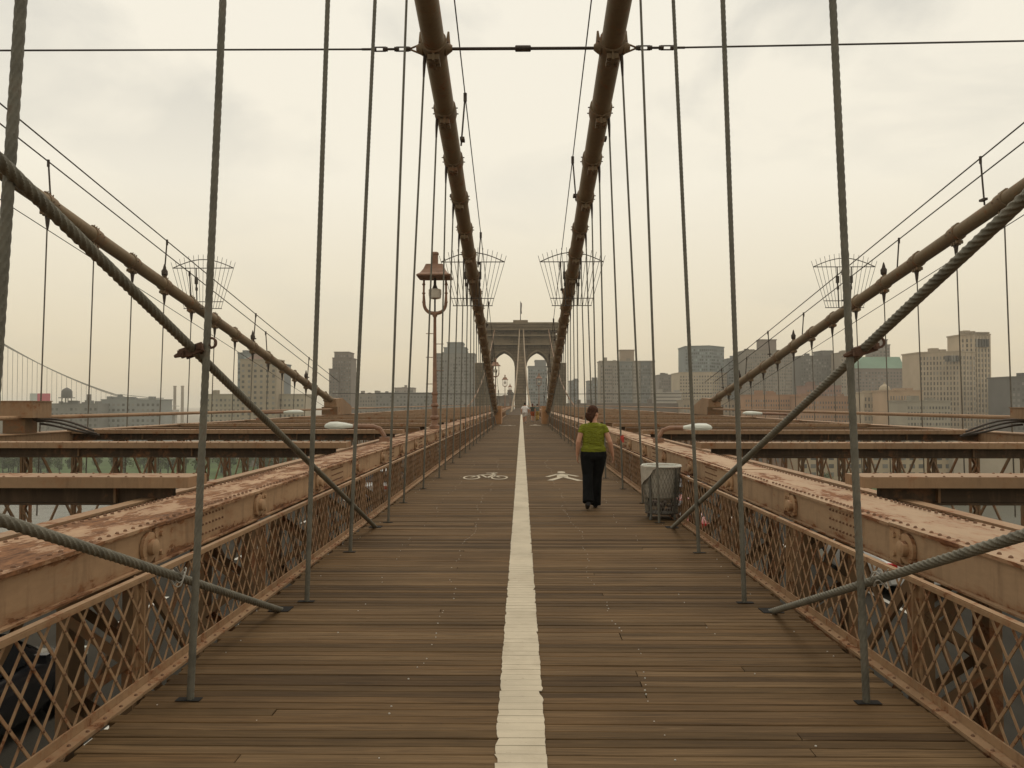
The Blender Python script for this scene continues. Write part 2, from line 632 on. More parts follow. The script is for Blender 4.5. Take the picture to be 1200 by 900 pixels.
ROADZ = -2.8
for s in (-1, 1):
    rd = MB()
    xa, xb = sorted((s * 3.25, s * 11.75))
    rd.box(xa, xb, -14, 364, ROADZ - 0.35, ROADZ)
    road = rd.build('roadway', M['asphalt'])
    tag(road, kind='structure')
    kb = MB()
    for x0, x1 in ((3.1, 3.4), (11.5, 12.0)):
        a, b = sorted((s * x0, s * x1))
        kb.box(a, b, -14, 364, ROADZ - 0.3, ROADZ + 0.14)
    kb.build('kerb', M['concrete'], road)
    ln = MB()
    for x in (5.75, 8.3):
        y = -12.0 + (0.8 if s > 0 else 0)
        while y < 150:
            ln.box(s * x - 0.06, s * x + 0.06, y, y + 2.6, ROADZ + 0.002, ROADZ + 0.006)
            y += 7.0
    for x in (3.62, 10.75):
        ln.box(s * x - 0.06, s * x + 0.06, -14, 200, ROADZ + 0.002, ROADZ + 0.006)
    ln.build('lane_marking', M['roadline'], road)

# promenade deck: each plank of the nearer length is a part
PITCH = 0.095
deck = MB()
for x in (-2.05, -1.4, -0.7, 0.0, 0.7, 1.4, 2.05):
    deck.box(x - 0.06, x + 0.06, -6, 364, -0.32, -0.055)
y = -5.0
while y < 120:
    deck.box(-2.2, 2.2, y - 0.12, y + 0.12, -0.62, -0.33)
    y += 2.286
deck = deck.build('promenade_deck', M['joist'])
tag(deck, kind='structure')
variants = []
for k in range(14):
    w = PITCH - random.choice((0.004, 0.006, 0.007, 0.009, 0.011, 0.015, 0.020))
    a, b = -2.215 + random.uniform(-0.035, 0.02), 2.215 + random.uniform(-0.02, 0.035)
    m = MB()
    rings = []
    for i in range(9):                          # slightly bowed boards with eased top edges
        x = a + (b - a) * i / 8
        dz = random.uniform(-0.0015, 0.0015)
        dy = random.uniform(-0.0012, 0.0012)
        rings.append([(x, dy - w / 2, -0.05), (x, dy - w / 2, -0.004 + dz), (x, dy - w / 2 + 0.004, dz), (x, dy + w / 2 - 0.004, dz), (x, dy + w / 2, -0.004 + dz), (x, dy + w / 2, -0.05)])
    m.loft(rings)
    variants.append(m)
vmesh = [v.mesh('plank', M['wood']) for v in variants]


def half_plank(a, b, w):
    m = MB()
    rings = []
    for i in range(5):
        x = a + (b - a) * i / 4
        dz, dy = random.uniform(-0.0015, 0.0015), random.uniform(-0.0012, 0.0012)
        rings.append([(x, dy - w / 2, -0.05), (x, dy - w / 2, -0.004 + dz), (x, dy - w / 2 + 0.004, dz), (x, dy + w / 2 - 0.004, dz), (x, dy + w / 2, -0.004 + dz), (x, dy + w / 2, -0.05)])
    return m.loft(rings).mesh('plank', M['wood'])


halves = []
for xj in (-1.4, -0.7, 0.7, 1.4, -0.7, 0.7):
    w = PITCH - random.choice((0.004, 0.006, 0.009))
    halves.append((half_plank(-2.215 + random.uniform(-0.035, 0.02), xj - 0.003, w), half_plank(xj + 0.003, 2.215 + random.uniform(-0.02, 0.035), w)))
Y0 = 2.45
n_planks = row = 0
while n_planks < 299:
    yy = Y0 + row * PITCH
    if random.random() < 0.28:
        for me in random.choice(halves):
            link('plank', me, deck, (0, yy, random.uniform(-0.005, 0.0)))
            n_planks += 1
    else:
        link('plank', vmesh[random.randrange(14)], deck, (0, yy, random.uniform(-0.004, 0.0)))
        n_planks += 1
    row += 1
far = MB()
ys = [Y0 - PITCH * (i + 1) for i in range(66)] + [Y0 + PITCH * i for i in range(row, 1220)]
for yy in ys:
    w = PITCH - random.choice((0.005, 0.008, 0.012, 0.018))
    z = random.uniform(-0.004, 0)
    far.box(-2.21 + random.uniform(-.03, .02), 2.21 + random.uniform(-.02, .03), yy - w / 2, yy + w / 2, z - 0.05, z)
far.build('far_planks', M['wood'], deck, kind='stuff')
MB().box(-2.2, 2.2, ys[-1] + 0.06, 364, -0.05, -0.002).build('far_walkway', M['wood'], deck)
nm = MB()                                       # nail heads worn bright, in wandering rows over the joists
for i in range(230):
    yy = Y0 + i * PITCH
    for x in (-2.05, -1.4, -0.7, 0.7, 1.4, 2.05):
        p = 0.45 if abs(x) == 0.7 else 0.16
        if random.random() < p:
            nx = x + 0.05 * math.sin(yy * 1.3 + x) + 0.03 * math.sin(yy * 3.7) + random.uniform(-0.012, 0.012)
            ny = yy + random.uniform(-0.025, 0.025)
            r = random.uniform(0.0035, 0.0065)
            nm.lathe((nx, ny, -0.004), [(r, 0), (r * 0.9, 0.0055)], 6)
nm.build('nail_heads', M['nail'], deck, kind='stuff')

# painted centre line: one coat on each board, its edges ragged where the paint missed
lm = MB()
yy = Y0 - 40 * PITCH
i = 0
while yy < 125:
    w = PITCH - (0.003 if random.random() < 0.8 else 0.009)
    c0 = -0.035 + 0.00022 * yy
    j = lambda k: random.gauss(0, 0.0015) + (random.uniform(0, 0.018) if random.random() < k else 0)
    a0, a1, b0, b1 = c0 - 0.125 + j(.08), c0 - 0.125 + j(.08), c0 + 0.125 - j(.08), c0 + 0.125 - j(.08)
    v = [(a0, yy - w / 2), ((a0 + a1) / 2 + random.gauss(0, 0.003), yy), (a1, yy + w / 2), (b1, yy + w / 2), ((b0 + b1) / 2 + random.gauss(0, 0.003), yy), (b0, yy - w / 2)]
    lm.add([(x, y_, 0.0012) for x, y_ in v] + [(x, y_, 0.0038) for x, y_ in v], [(6, 11, 10, 7), (7, 10, 9, 8)] + [(q, (q + 1) % 6, 6 + (q + 1) % 6, 6 + q)[::-1] for q in range(6)])
    yy += PITCH
tag(lm.build('painted_line', M['line']), 'long cream painted stripe dividing the plank walkway in two lanes', 'painted line')


def flat(name, quads, mat, label, z=0.0055):
    m = MB()
    for q in quads:
        n = len(q)
        m.add([(x, y, z - 0.0025) for x, y in q] + [(x, y, z) for x, y in q],
              [list(range(n))[::-1], list(range(n, 2 * n))] + [[i, (i + 1) % n, n + (i + 1) % n, n + i] for i in range(n)])
    return tag(m.build(name, mat), label, 'painted symbol')


def strip(p, q, w):
    d = Vector((q[0] - p[0], q[1] - p[1])).normalized()
    n = Vector((-d.y, d.x)) * w / 2
    return [(p[0] - n.x, p[1] - n.y), (q[0] - n.x, q[1] - n.y), (q[0] + n.x, q[1] + n.y), (p[0] + n.x, p[1] + n.y)]


def ringq(cx, cy, rx, ry, w, n=28):
    out = []
    for i in range(n):
        a, b = 2 * math.pi * i / n, 2 * math.pi * (i + 1) / n
        f = lambda t, k: (cx + (rx - k) * math.cos(t), cy + (ry - k * 2.0) * math.sin(t))
        out.append([f(a, w), f(a, 0), f(b, 0), f(b, w)])
    return out


def bike(cx, cy, s=1.0):
    g = lambda x, y: (cx + x * s, cy + y * s)
    q = ringq(cx - 0.32 * s, cy, 0.20 * s, 0.46 * s, 0.046 * s) + ringq(cx + 0.32 * s, cy, 0.20 * s, 0.46 * s, 0.046 * s)
    q += [strip(g(-0.33, 0.05), g(-0.14, 0.72), 0.055 * s), strip(g(-0.14, 0.72), g(0.04, -0.05), 0.06 * s),
          strip(g(0.04, -0.05), g(0.20, 0.86), 0.07 * s), strip(g(-0.14, 0.70), g(0.20, 0.80), 0.11 * s),
          strip(g(0.16, 0.60), g(0.32, 0.05), 0.055 * s), strip(g(-0.03, 1.16), g(0.24, 1.22), 0.11 * s), strip(g(0.20, 0.80), g(0.10, 1.18), 0.07 * s)]
    return q


def walker(cx, cy, s=1.0):
    g = lambda x, y: (cx + x * s, cy + y * s)
    q = [strip(g(0, 0.75), g(-0.33, -0.15), 0.13 * s), strip(g(0.02, 0.75), g(0.34, -0.2), 0.13 * s),
         [g(-0.13, 0.65), g(0.13, 0.65), g(0.15, 1.5), g(-0.11, 1.5)], strip(g(-0.08, 1.42), g(-0.36, 0.72), 0.10 * s),
         strip(g(0.1, 1.42), g(0.36, 0.85), 0.10 * s)]
    n = 14
    q.append([g(0.03 + 0.10 * math.cos(2 * math.pi * i / n), 1.95 + 0.26 * math.sin(2 * math.pi * i / n)) for i in range(n)])
    return q


flat('painted_bicycle', bike(-0.86, 18.45), M['line'], 'cream bicycle symbol painted on the planks level with the walking woman')
flat('painted_walker', walker(0.93, 17.9), M['line'], 'cream walking-figure symbol painted on the planks ahead of the walking woman')
flat('painted_bicycle', bike(-1.1, 62, 1.2), M['line'], 'small far cream bicycle symbol painted on planks before the wooden cable box')
flat('painted_walker', walker(1.05, 62, 1.2), M['line'], 'small far cream walking-figure symbol painted on planks before the man in white')


# ------------------------------------------------------------------ curves of the main cables
def inner(y):
    if y < 60:
        h = 9.75 - 0.13 * y
    else:
        h = 1.95 - 0.13 * (y - 60) + 0.0004 * (y - 60) ** 2
    return Vector((1.55 + 0.0123 * (y - 13.8), y, h))


def outer(y):
    h = 7.05 - 0.162 * (y - 20) + (0.0022 * max(0.0, y - 40) ** 2) * 0.2
    return Vector((12.45, y, h))


SP = 2.286
SUSY = [4.62 + SP * k for k in range(-3, 30)]
SIDE = {-1: 'lamp post side', 1: 'litter basket side'}


def mir(v, s):
    return Vector((v.x * s, v.y, v.z))


def cable(fn, s, y0, y1, is_inner):
    nm_ = ('inner' if is_inner else 'outer')
    lab = 'thick tan main cable sweeping down beside the walkway on the %s' % SIDE[s] if is_inner else 'thick tan main cable beyond the roadway on the %s' % SIDE[s]
    root = thing('main_cable', mir(fn(y0), s), lab, 'bridge cable', 'main suspension cables')
    k = int((y1 - y0) / 1.143)
    pts = [mir(fn(y0 + (y1 - y0) * i / k), s) for i in range(k + 1)]
    MB().tube(pts, 0.195, 18).build('cable', M['cable'], root, True)
    # the far half climbing to the tower
    fp = []
    for i in range(41):
        y = 150 + (366 - 150) * i / 40
        x = (2.35 - 1.45 * (y - 150) / 216) if is_inner else 12.45
        fp.append((s * x, y, -1.2 + 0.00065 * (y - 127) ** 2))
    MB().tube(fp, 0.26 if is_inner else 0.2, 8).build('cable', M['cable'] if is_inner else M['truss'], root, True)
    for yk in SUSY:
        if yk > y1 - 2 or yk < y0 + 1:
            continue
        p, d = mir(fn(yk), s), (mir(fn(yk + 0.5), s) - mir(fn(yk - 0.5), s)).normalized()
        m = MB()
        prof = [(-0.19, 0.196), (-0.18, 0.226), (-0.05, 0.234), (0.05, 0.234), (0.18, 0.226), (0.19, 0.196)]
        m.tube([p + d * a for a, _ in prof], [r for _, r in prof], 16)
        up = (Vector((0, 0, 1)) - d * d.z).normalized()
        sd = d.cross(up)
        # bolted lugs below, bolt ends above
        for a in (-0.12, 0.0, 0.12):
            m.obox(p - up * 0.285 + d * a, d * 0.03, sd * 0.10, up * 0.045)
            m.tube([p + up * 0.20 + d * a + sd * 0.05, p + up * 0.30 + d * a + sd * 0.05], 0.016, 6)
        m.obox(p - up * 0.29, d * 0.17, sd * 0.022, up * 0.07)
        m.obox(p + up * 0.25, d * 0.17, sd * 0.03, up * 0.03)
        q = m.build('collar', M['collar'], root, True)
        # knobs standing out on either flank
        kb = MB()
        for a in (-0.12, 0.12):
            kb.tube([p + d * a - sd * 0.20, p + d * a - sd * 0.262], 0.013, 6)
            kb.tube([p + d * a + sd * 0.20, p + d * a + sd * 0.262], 0.013, 6)
        kb.build('bolts', M['rustiron'], q, kind='stuff')
    # hand ropes and their stanchions
    for e in (-1, 1):
        off = 0.30 * e
        pts = []
        for i in range(k + 1):
            p = mir(fn(y0 + (y1 - y0) * i / k), s)
            pts.append(p + Vector((off, 0, 1.25 if is_inner else 1.35)))
        MB().tube(pts, 0.014 if is_inner else 0.020, 6).build('handrope', M['wire'], root, True)
        for j, yk in enumerate(SUSY):
            if (j + (1 if e > 0 else 0)) % 4 == 2 and y0 + 1 < yk < y1 - 3:
                p = mir(fn(yk - 0.5 * e), s)
                hh = 1.25 if is_inner else 1.35
                st = MB().tube([p + Vector((off * 0.7, 0, 0.1)), p + Vector((off, 0, hh))], 0.02 if is_inner else 0.026, 6)
                st.tube([p + Vector((off, 0, hh - 0.14)), p + Vector((off, 0, hh + 0.05))], 0.04, 6)
                st.obox(p + Vector((off * 0.8, 0, 0.24)), (0.05, 0, 0), (0, 0.12, 0), (0, 0, 0.03))
                st.build('stanchion', M['iron'], root)
    if not is_inner:                            # thin service wire slung below and little cable lamps above
        pts = [p_ + Vector((0.1 * s, 0, -0.62)) for p_ in [mir(fn(y0 + (y1 - y0) * i / k), s) for i in range(k + 1)]]
        MB().tube(pts, 0.012, 5).build('service_wire', M['wire'], root, True)
        for j, yk in enumerate(SUSY):
            if j % 4 == 1 and 18 < yk < y1 - 4:
                p = mir(fn(yk), s)
                b = MB().lathe((p.x, p.y, p.z + 0.28), [(0.05, 0), (0.10, 0.06), (0.11, 0.2), (0.06, 0.28), (0.05, 0.34), (0.015, 0.46)], 10)
                b.build('necklace_lamp', M['iron'], root, True)
    return root


for s in (-1, 1):
    cable(inner, s, -7.0, 76.0, True)
    cable(outer, s, -7.0, 53.0, False)

for s in (-1, 1):
    e_ = mir(outer(52.4), s)
    bt = thing('cable_boot', (e_.x, 52.6, 0.975), 'brown steel boot where the outer cable meets the truss, %s' % SIDE[s], 'steel boot')
    MB().loft([[(e_.x + a, 51.6, 0.98 + b) for a, b in ((-.4, 0), (.4, 0), (.4, 1.05), (-.4, 1.05))], [(e_.x + a, 53.2, 0.98 + b) for a, b in ((-.45, 0), (.45, 0), (.45, 1.1), (-.45, 1.1))], [(e_.x + a, 56.0, 0.98 + b) for a, b in ((-.45, 0), (.45, 0), (.45, .55), (-.45, .55))]]).build('housing', M['beam'], bt)
    MB().box(e_.x - 0.5, e_.x + 0.5, 51.4, 51.6, 0.98, 1.5).build('collar_plate', M['truss'], bt)

# ------------------------------------------------------------------ suspender ropes
ORD = ['first', 'second', 'third', 'fourth', 'fifth', 'sixth', 'seventh', 'eighth', 'ninth', 'tenth', 'eleventh', 'twelfth', 'thirteenth', 'fourteenth', 'fifteenth', 'sixteenth',
       'seventeenth', 'eighteenth', 'nineteenth', 'twentieth'] + ['twenty-' + q for q in ('first', 'second', 'third', 'fourth', 'fifth', 'sixth', 'seventh', 'eighth', 'ninth')] + ['thirtieth'] + ['thirty-' + q for q in ('first', 'second', 'third', 'fourth', 'fifth', 'sixth')]
LAB_IN = 'grey wire suspender rope rising from the walkway edge on the %s'
LAB_OUT = 'thin wire suspender rope hanging from the outer cable on the %s'


def slot_dark_plate(m, x, y):
    m.box(x - 0.070, x + 0.070, y - 0.030, y + 0.030, 0.002, 0.005)  # thin dark plate on the boards, painting the dark of an open slot


DX = {0: 0.0, 1: -0.06, 2: 0.06, 3: 0.0, 4: 0.12, 5: 0.06}
for s in (-1, 1):
    for k, yk in enumerate(SUSY):
        kk = k - 3
        if kk < -1:
            continue
        if kk == -1:
            if s > 0:
                continue
            yk = 2.92
        c = inner(yk)
        if c.z < 1.4:
            break
        xb = 1.95 + (0.13 if kk == -1 else DX.get(kk, random.uniform(-0.05, 0.1)))
        base = Vector((s * xb, yk, 0.0))
        top = Vector((s * (c.x + 0.17), yk, c.z - 0.20))
        lab = ('thick grey suspender rope before the clamped one, ' if kk < 0 else 'grey suspender rope gripped by the stay clamp, ' if kk == 0 else '%s grey walkway suspender rope past the stay clamp, ' % ORD[kk - 1]) + SIDE[s]
        root = thing('suspender_rope', base, lab, 'wire rope', 'inner suspender ropes, ' + SIDE[s])
        m = MB()
        if kk < 3:
            m.rope(base + Vector((0, 0, -0.2)), top, 0.0200, 0.30, 6, 18, 24, 0.20)
        else:
            m.tube([base + Vector((0, 0, -0.2)), base.lerp(top, 0.5), top], 0.0180, 8)
        m.build('rope', M['rope'], root, True)
        d = (top - base).normalized()
        MB().tube([top - d * 0.35, top - d * 0.1, top + d * 0.05, top + Vector((-s * 0.1, 0, 0.12))], [0.019, 0.030, 0.030, 0.026], 8).build('socket', M['iron'], root, True)
        m = MB(); slot_dark_plate(m, base.x, base.y)
        m.build('painted_slot_dark', M['dark_fill'], root)
    for k, yk in enumerate(SUSY):
        c = outer(yk)
        if yk < 9 or yk > 50:
            continue
        base = Vector((s * 12.62, yk, -1.2))
        top = Vector((s * 12.45, yk, c.z - 0.25))
        kq = k - [q for q, v in enumerate(SUSY) if v > 19.4][0]
        lab = ('thin outer suspender rope %s past the steel box, ' % ORD[kq] if kq >= 0 else 'thin outer suspender rope %s before the steel box, ' % ORD[-kq - 1]) + SIDE[s]
        root = thing('suspender_rope', base, lab, 'wire rope', 'outer suspender ropes, ' + SIDE[s])
        MB().tube([base, top], 0.019, 7).build('rope', M['rope_far'], root, True)
        MB().tube([top - Vector((0, 0, 0.45)), top - Vector((0, 0, 0.30)), top - Vector((0, 0, 0.05)), top + Vector((0, 0, 0.05))], [0.02, 0.045, 0.07, 0.05], 8).build('socket', M['iron'], root, True)

# ------------------------------------------------------------------ diagonal stays
STAYS = [(6.62, 0.352, -9.0), (11.05, 0.314, -12.0)]
for s in (-1, 1):
    for i, (ya, sl, yb) in enumerate(STAYS):
        xa = 2.03
        f = lambda y: Vector((s * (xa - (0.055 if i else 0.02) * (ya - y) * sl * (1.0 if i else 0.6) + (0.02 if i else 0.0)), y, (ya - y) * sl))
        p, q = f(ya), f(yb)
        lab = ('low stay rope entering the planks beside the first suspender on the %s' if i == 0 else
               'long thick stay rope clamped high to the first suspender on the %s') % SIDE[s]
        root = thing('stay_rope', p, lab, 'stay rope')
        rmid = f(0.4)
        rr_ = 0.0225 if i == 0 else 0.0240
        MB().rope(p - (q - p).normalized() * 0.12, rmid, rr_ * 1.04, 0.31, 6, 22, 30, 0.24).tube([rmid, q], rr_, 10).build('rope', M['stay'], root, True)
        m = MB()
        m.box(p.x - 0.085, p.x + 0.085, p.y - 0.06, p.y + 0.10, 0.002, 0.006)  # dark plate on top of the planks imitates the shaded rope hole
        m.build('painted_slot_dark', M['dark_fill'], root)
        # where it crosses the first suspender
        c = f(4.62)
        if i == 1:
            cl = MB()
            for e in (-1, 1):
                cl.obox(c + Vector((0.0, 0.036 * e, 0.0)), (0.065, 0, 0.022), (0, 0.009, 0), (-0.009, 0, 0.026))
                cl.tube([c + Vector((0.055 * e, -0.07, 0.02 * e)), c + Vector((0.055 * e, 0.07, 0.02 * e))], 0.010, 6)
                cl.obox(c + Vector((0.055 * e, -0.055, 0.02 * e)), (0.017, 0, 0), (0, 0.010, 0), (0, 0, 0.017))
            cl.tube([c + Vector((-0.11, -0.01, -0.035)), c + Vector((-0.04, -0.02, -0.01)), c + Vector((0.09, 0.01, 0.035))], [0.010, 0.026, 0.020], 7)
            pts = [c + Vector((0.10 + 0.028 * math.cos(t), 0, 0.045 + 0.028 * math.sin(t))) for t in [2 * math.pi * j / 12 for j in range(13)]]
            cl.tube(pts, 0.008, 5)
            cl.build('clamp', M['rustiron'], root)
        else:
            cl = MB()
            for e in (-0.02, 0.0, 0.02):
                pts = [c + Vector((0.036 * math.cos(t), 0.042 * math.sin(t) + e, e + 0.025 * math.sin(2 * t))) for t in [2 * math.pi * j / 14 for j in range(15)]]
                cl.tube(pts, 0.004, 5)
            for e in range(2):
                cl.tube([c + Vector((0.03 * e, 0, 0.0)), c + Vector((0.04 * e - 0.02, -0.07, 0.05 + 0.02 * e))], 0.0035, 5)
            cl.build('lashing', M['white_wire'], root)

# ------------------------------------------------------------------ tie rod between the cables overhead
ty = SUSY[3 + 4]
ci = inner(ty)
ti = thing('tie_rod', (0, ty, ci.z + 0.02), 'horizontal iron tie rod with turnbuckles crossing the sky between the main cables', 'tie rod')
zt = ci.z - 0.05
m = MB().tube([(-ci.x, ty, zt), (ci.x, ty, zt)], 0.028, 10)
m.build('centre_rod', M['iron'], ti, True)
MB().tube([(-0.14, ty, zt), (-0.13, ty, zt), (0.13, ty, zt), (0.14, ty, zt)], [0.03, 0.055, 0.055, 0.03], 12).build('coupling', M['iron'], ti, True)
for s in (-1, 1):
    zo = outer(ty).z - 0.1
    a = Vector((s * (ci.x + 0.62), ty, zt)); b = Vector((s * 12.45, ty, zt + 0.02 - (0.0 if s < 0 else -0.12)))
    MB().tube([Vector((s * (ci.x + 1.1), ty, zt)), b], 0.017, 8).build('side_rod', M['wire'], ti, True)
    for x0 in (0.45, 0.85):
        tb = MB()
        for e in (-1, 1):
            tb.tube([(s * (ci.x + x0), ty, zt + 0.035 * e), (s * (ci.x + x0 + 0.22), ty, zt + 0.035 * e)], 0.014, 6)
        tb.tube([(s * (ci.x + x0 - 0.03), ty, zt), (s * (ci.x + x0 + 0.05), ty, zt)], 0.042, 8)
        tb.tube([(s * (ci.x + x0 + 0.17), ty, zt), (s * (ci.x + x0 + 0.25), ty, zt)], 0.042, 8)
        tb.tube([(s * (ci.x + x0 + 0.25), ty, zt), (s * (ci.x + x0 + 0.42), ty, zt)], 0.022, 8)
        tb.build('turnbuckle', M['iron'], ti, True)
    for e in (-1, 1):
        fk = MB()
        if e > 0:
            for q in (-1, 1):
                fk.tube([(s * (ci.x + 0.20), ty, zt + 0.10 * q), (s * (ci.x + 0.44), ty, zt)], 0.018, 6)
        rings = []
        for k_, (hw_, hh_) in enumerate(((0.10, 0.10), (0.13, 0.13), (0.10, 0.09), (0.05, 0.05))):
            xx = s * (ci.x + e * (0.15 + 0.055 * k_))
            rings.append([(xx, ty + hw_ * math.cos(2 * math.pi * j / 10), zt + 0.01 + hh_ * math.sin(2 * math.pi * j / 10)) for j in range(10)])
        fk.loft(rings)
        fk.tube([(s * (ci.x + 0.235 * e), ty, zt + 0.06), (s * (ci.x + 0.245 * e), ty, zt + 0.30)], [0.05, 0.018], 8)
        fk.build('fork', M['collar'], ti, True)

# a second, lower wire far along
tw = MB().tube([(-12.4, 52, 2.38), (0, 52, 2.33), (12.4, 52, 2.36)], 0.02, 6).build('tie_wire', M['wire'])
tag(tw, 'thin dark wire strung across the walkway low before the tower', 'wire')

# ------------------------------------------------------------------ wire fan guards on the cables
def guard(c, s, half, lab):
    root = thing('climbing_guard', c, lab, 'cable guard', 'wire fan guards on the cables')
    bw, tw_, hb, ht = half * 0.60, half, -1.0, 0.55
    fr = MB()
    P = lambda x, z: (c[0] + x, c[1], c[2] + z)
    fr.tube([P(-bw - 0.03, hb), P(bw + 0.03, hb)], 0.016, 5)
    fr.tube([P(-bw - 0.08, hb + 0.26), P(bw + 0.08, hb + 0.26)], 0.016, 5)
    fr.tube([P(-tw_, ht), P(tw_, ht)], 0.018, 5)
    fr.tube([P(-tw_ + 2 * tw_ * i / 16, ht + 0.33 * math.sin(math.pi * i / 16)) for i in range(17)], 0.018, 5)
    for x in (-0.27, 0.27):
        fr.tube([P(x * 0.8, hb), P(x, ht)], 0.024, 5)
        fr.obox(P(x * 0.95, ht - 0.48), (0.05, 0, 0), (0, 0.05, 0), (0, 0, 0.13))
        fr.obox(P(x * 0.9, ht - 0.80), (0.035, 0, 0), (0, 0.04, 0), (0, 0, 0.06))
    fr.build('frame', M['wire'], root)
    for i in range(15):
        u = -1 + 2 * i / 14
        zt_ = ht + 0.30 * math.cos(u * math.pi / 2) + 0.22
        f = (zt_ - hb) / (ht - hb)
        MB().tube([P(bw * u, hb), P(bw * u + (tw_ - bw) * u * f, zt_)], 0.0085, 4).build('spike', M['wire'], root)


for s in (-1, 1):
    g = inner(28.0)
    guard((s * (g.x + 0.02), 28.0, g.z + 0.05), s, 1.12, 'wire fan guard standing on the walkway-side cable, %s' % SIDE[s])
    g = outer(30.2)
    guard((s * (g.x - 0.25), 30.2, H(330, 30.2)), s, 1.17, 'wire fan guard standing on the outer cable, %s' % SIDE[s])

# ------------------------------------------------------------------ lattice railings
RX, RT, RB = 2.335, 0.665, 0.055
for s in (-1, 1):
    root = thing('lattice_railing', (s * RX, 2.5, 0), 'tan iron lattice railing with crossed flat bars, %s' % SIDE[s], 'railing')
    o = ORG[root.name]
    m = MB().box(s * RX - 0.02, s * RX + 0.02, -5, 120, RT - 0.006, RT + 0.002)
    m.box(s * (RX - 0.02) - 0.003, s * (RX - 0.02) + 0.003, -5, 120, RT - 0.030, RT - 0.0062)
    m.build('top_rail', M['rail'], root)
    m = MB().box(s * (RX - 0.012) - 0.006, s * (RX - 0.012) + 0.006, -5, 120, 0.0, RB)
    m.box(s * (RX - 0.05) - 0.03, s * (RX - 0.05) + 0.03, -5, 120, -0.012, 0.008)
    m.build('bottom_rail', M['rail'], root)
    rv = MB()
    yy = 2.6
    while yy < 14:
        rv.lathe((s * (RX - 0.055), yy, 0.006), [(0.012, 0), (0.009, 0.008), (0.002, 0.012)], 6)
        yy += 0.172
    rv.build('rail_rivets', M['rivet'], root, kind='stuff')
    pm = MB().box(-0.035, 0.035, -0.006, 0.006, -0.25, RT - 0.007)
    pm.box(-0.006, 0.006, -0.04, 0.04, -0.25, RT - 0.007)
    pme = pm.mesh('post', M['rail'])
    for k in range(-2, 50):
        link('post', pme, root, Vector((s * (RX + 0.024), 4.86 + SP * k, 0)) - o)
    # bars: two layers crossing
    hgt = RT - 0.012 - 0.04
    run = hgt * 0.172 / 0.215
    meshes = []
    for e in (-1, 1):
        b = MB().bar((s * 0.004 * e, -run / 2 * e, 0.04), (s * 0.004 * e, run / 2 * e, 0.04 + hgt), 0.005, 0.017, (0, 1, 0))
        meshes.append(b.mesh('lattice_bar', M['lattice']))
    rest = MB()
    for i in range(-30, 460):
        yc = 2.3 + 0.172 * i
        for e in (0, 1):
            if 0 <= i < 76:
                link('lattice_bar', meshes[e], root, Vector((s * RX, yc, 0)) - o)
            else:
                sg = -1 if e == 0 else 1
                rest.bar((s * RX + s * 0.004 * sg, yc - run / 2 * sg, 0.04), (s * RX + s * 0.004 * sg, yc + run / 2 * sg, 0.04 + hgt), 0.005, 0.017, (0, 1, 0))
    rest.build('far_lattice', M['lattice'], root, kind='stuff')
    xr = MB()
    for i in range(0, 60):
        for d_ in range(-6, 7):
            t_ = 0.5 - d_ * 0.172 / (2 * run)
            if 0.02 < t_ < 0.98 and 0 <= i + d_ < 62:
                yv = 2.3 + 0.172 * i - run * (t_ - 0.5) * -1 * -1
                yv = 2.3 + 0.172 * (i + d_ / 2)
                zc = 0.04 + hgt * t_
                cxx = Vector((s * (RX - 0.0065), yv, zc))
                xr.tube([cxx, cxx + Vector((-s * 0.004, 0, 0)), cxx + Vector((-s * 0.006, 0, 0))], [0.0075, 0.0065, 0.003], 6)
    xr.build('crossing_rivets', M['rivet'], root, kind='stuff')


# ------------------------------------------------------------------ stiffening trusses
def laced_post(x0, x1, w, z0, z1, dy=0.0, hd=0.10):
    m = MB()
    a, b = sorted((x0, x1))
    m.box(a, a + w, -hd + dy, hd + dy, z0, z1)
    m.box(b - w, b, -hd + dy, hd + dy, z0, z1)
    n = max(3, int((z1 - z0) / 0.30))
    h = (z1 - z0) / n
    for i in range(n):
        za, zb = z0 + i * h, z0 + (i + 1) * h
        p, q = ((a + w / 2, za), (b - w / 2, zb)) if i % 2 == 0 else ((b - w / 2, za), (a + w / 2, zb))
        for yy_ in (-hd - 0.005 + dy, hd + 0.005 + dy):
            m.bar((p[0], yy_, p[1]), (q[0], yy_, q[1]), 0.008, 0.07 if hd > 0.08 else 0.05, (1, 0, 0))
    return m


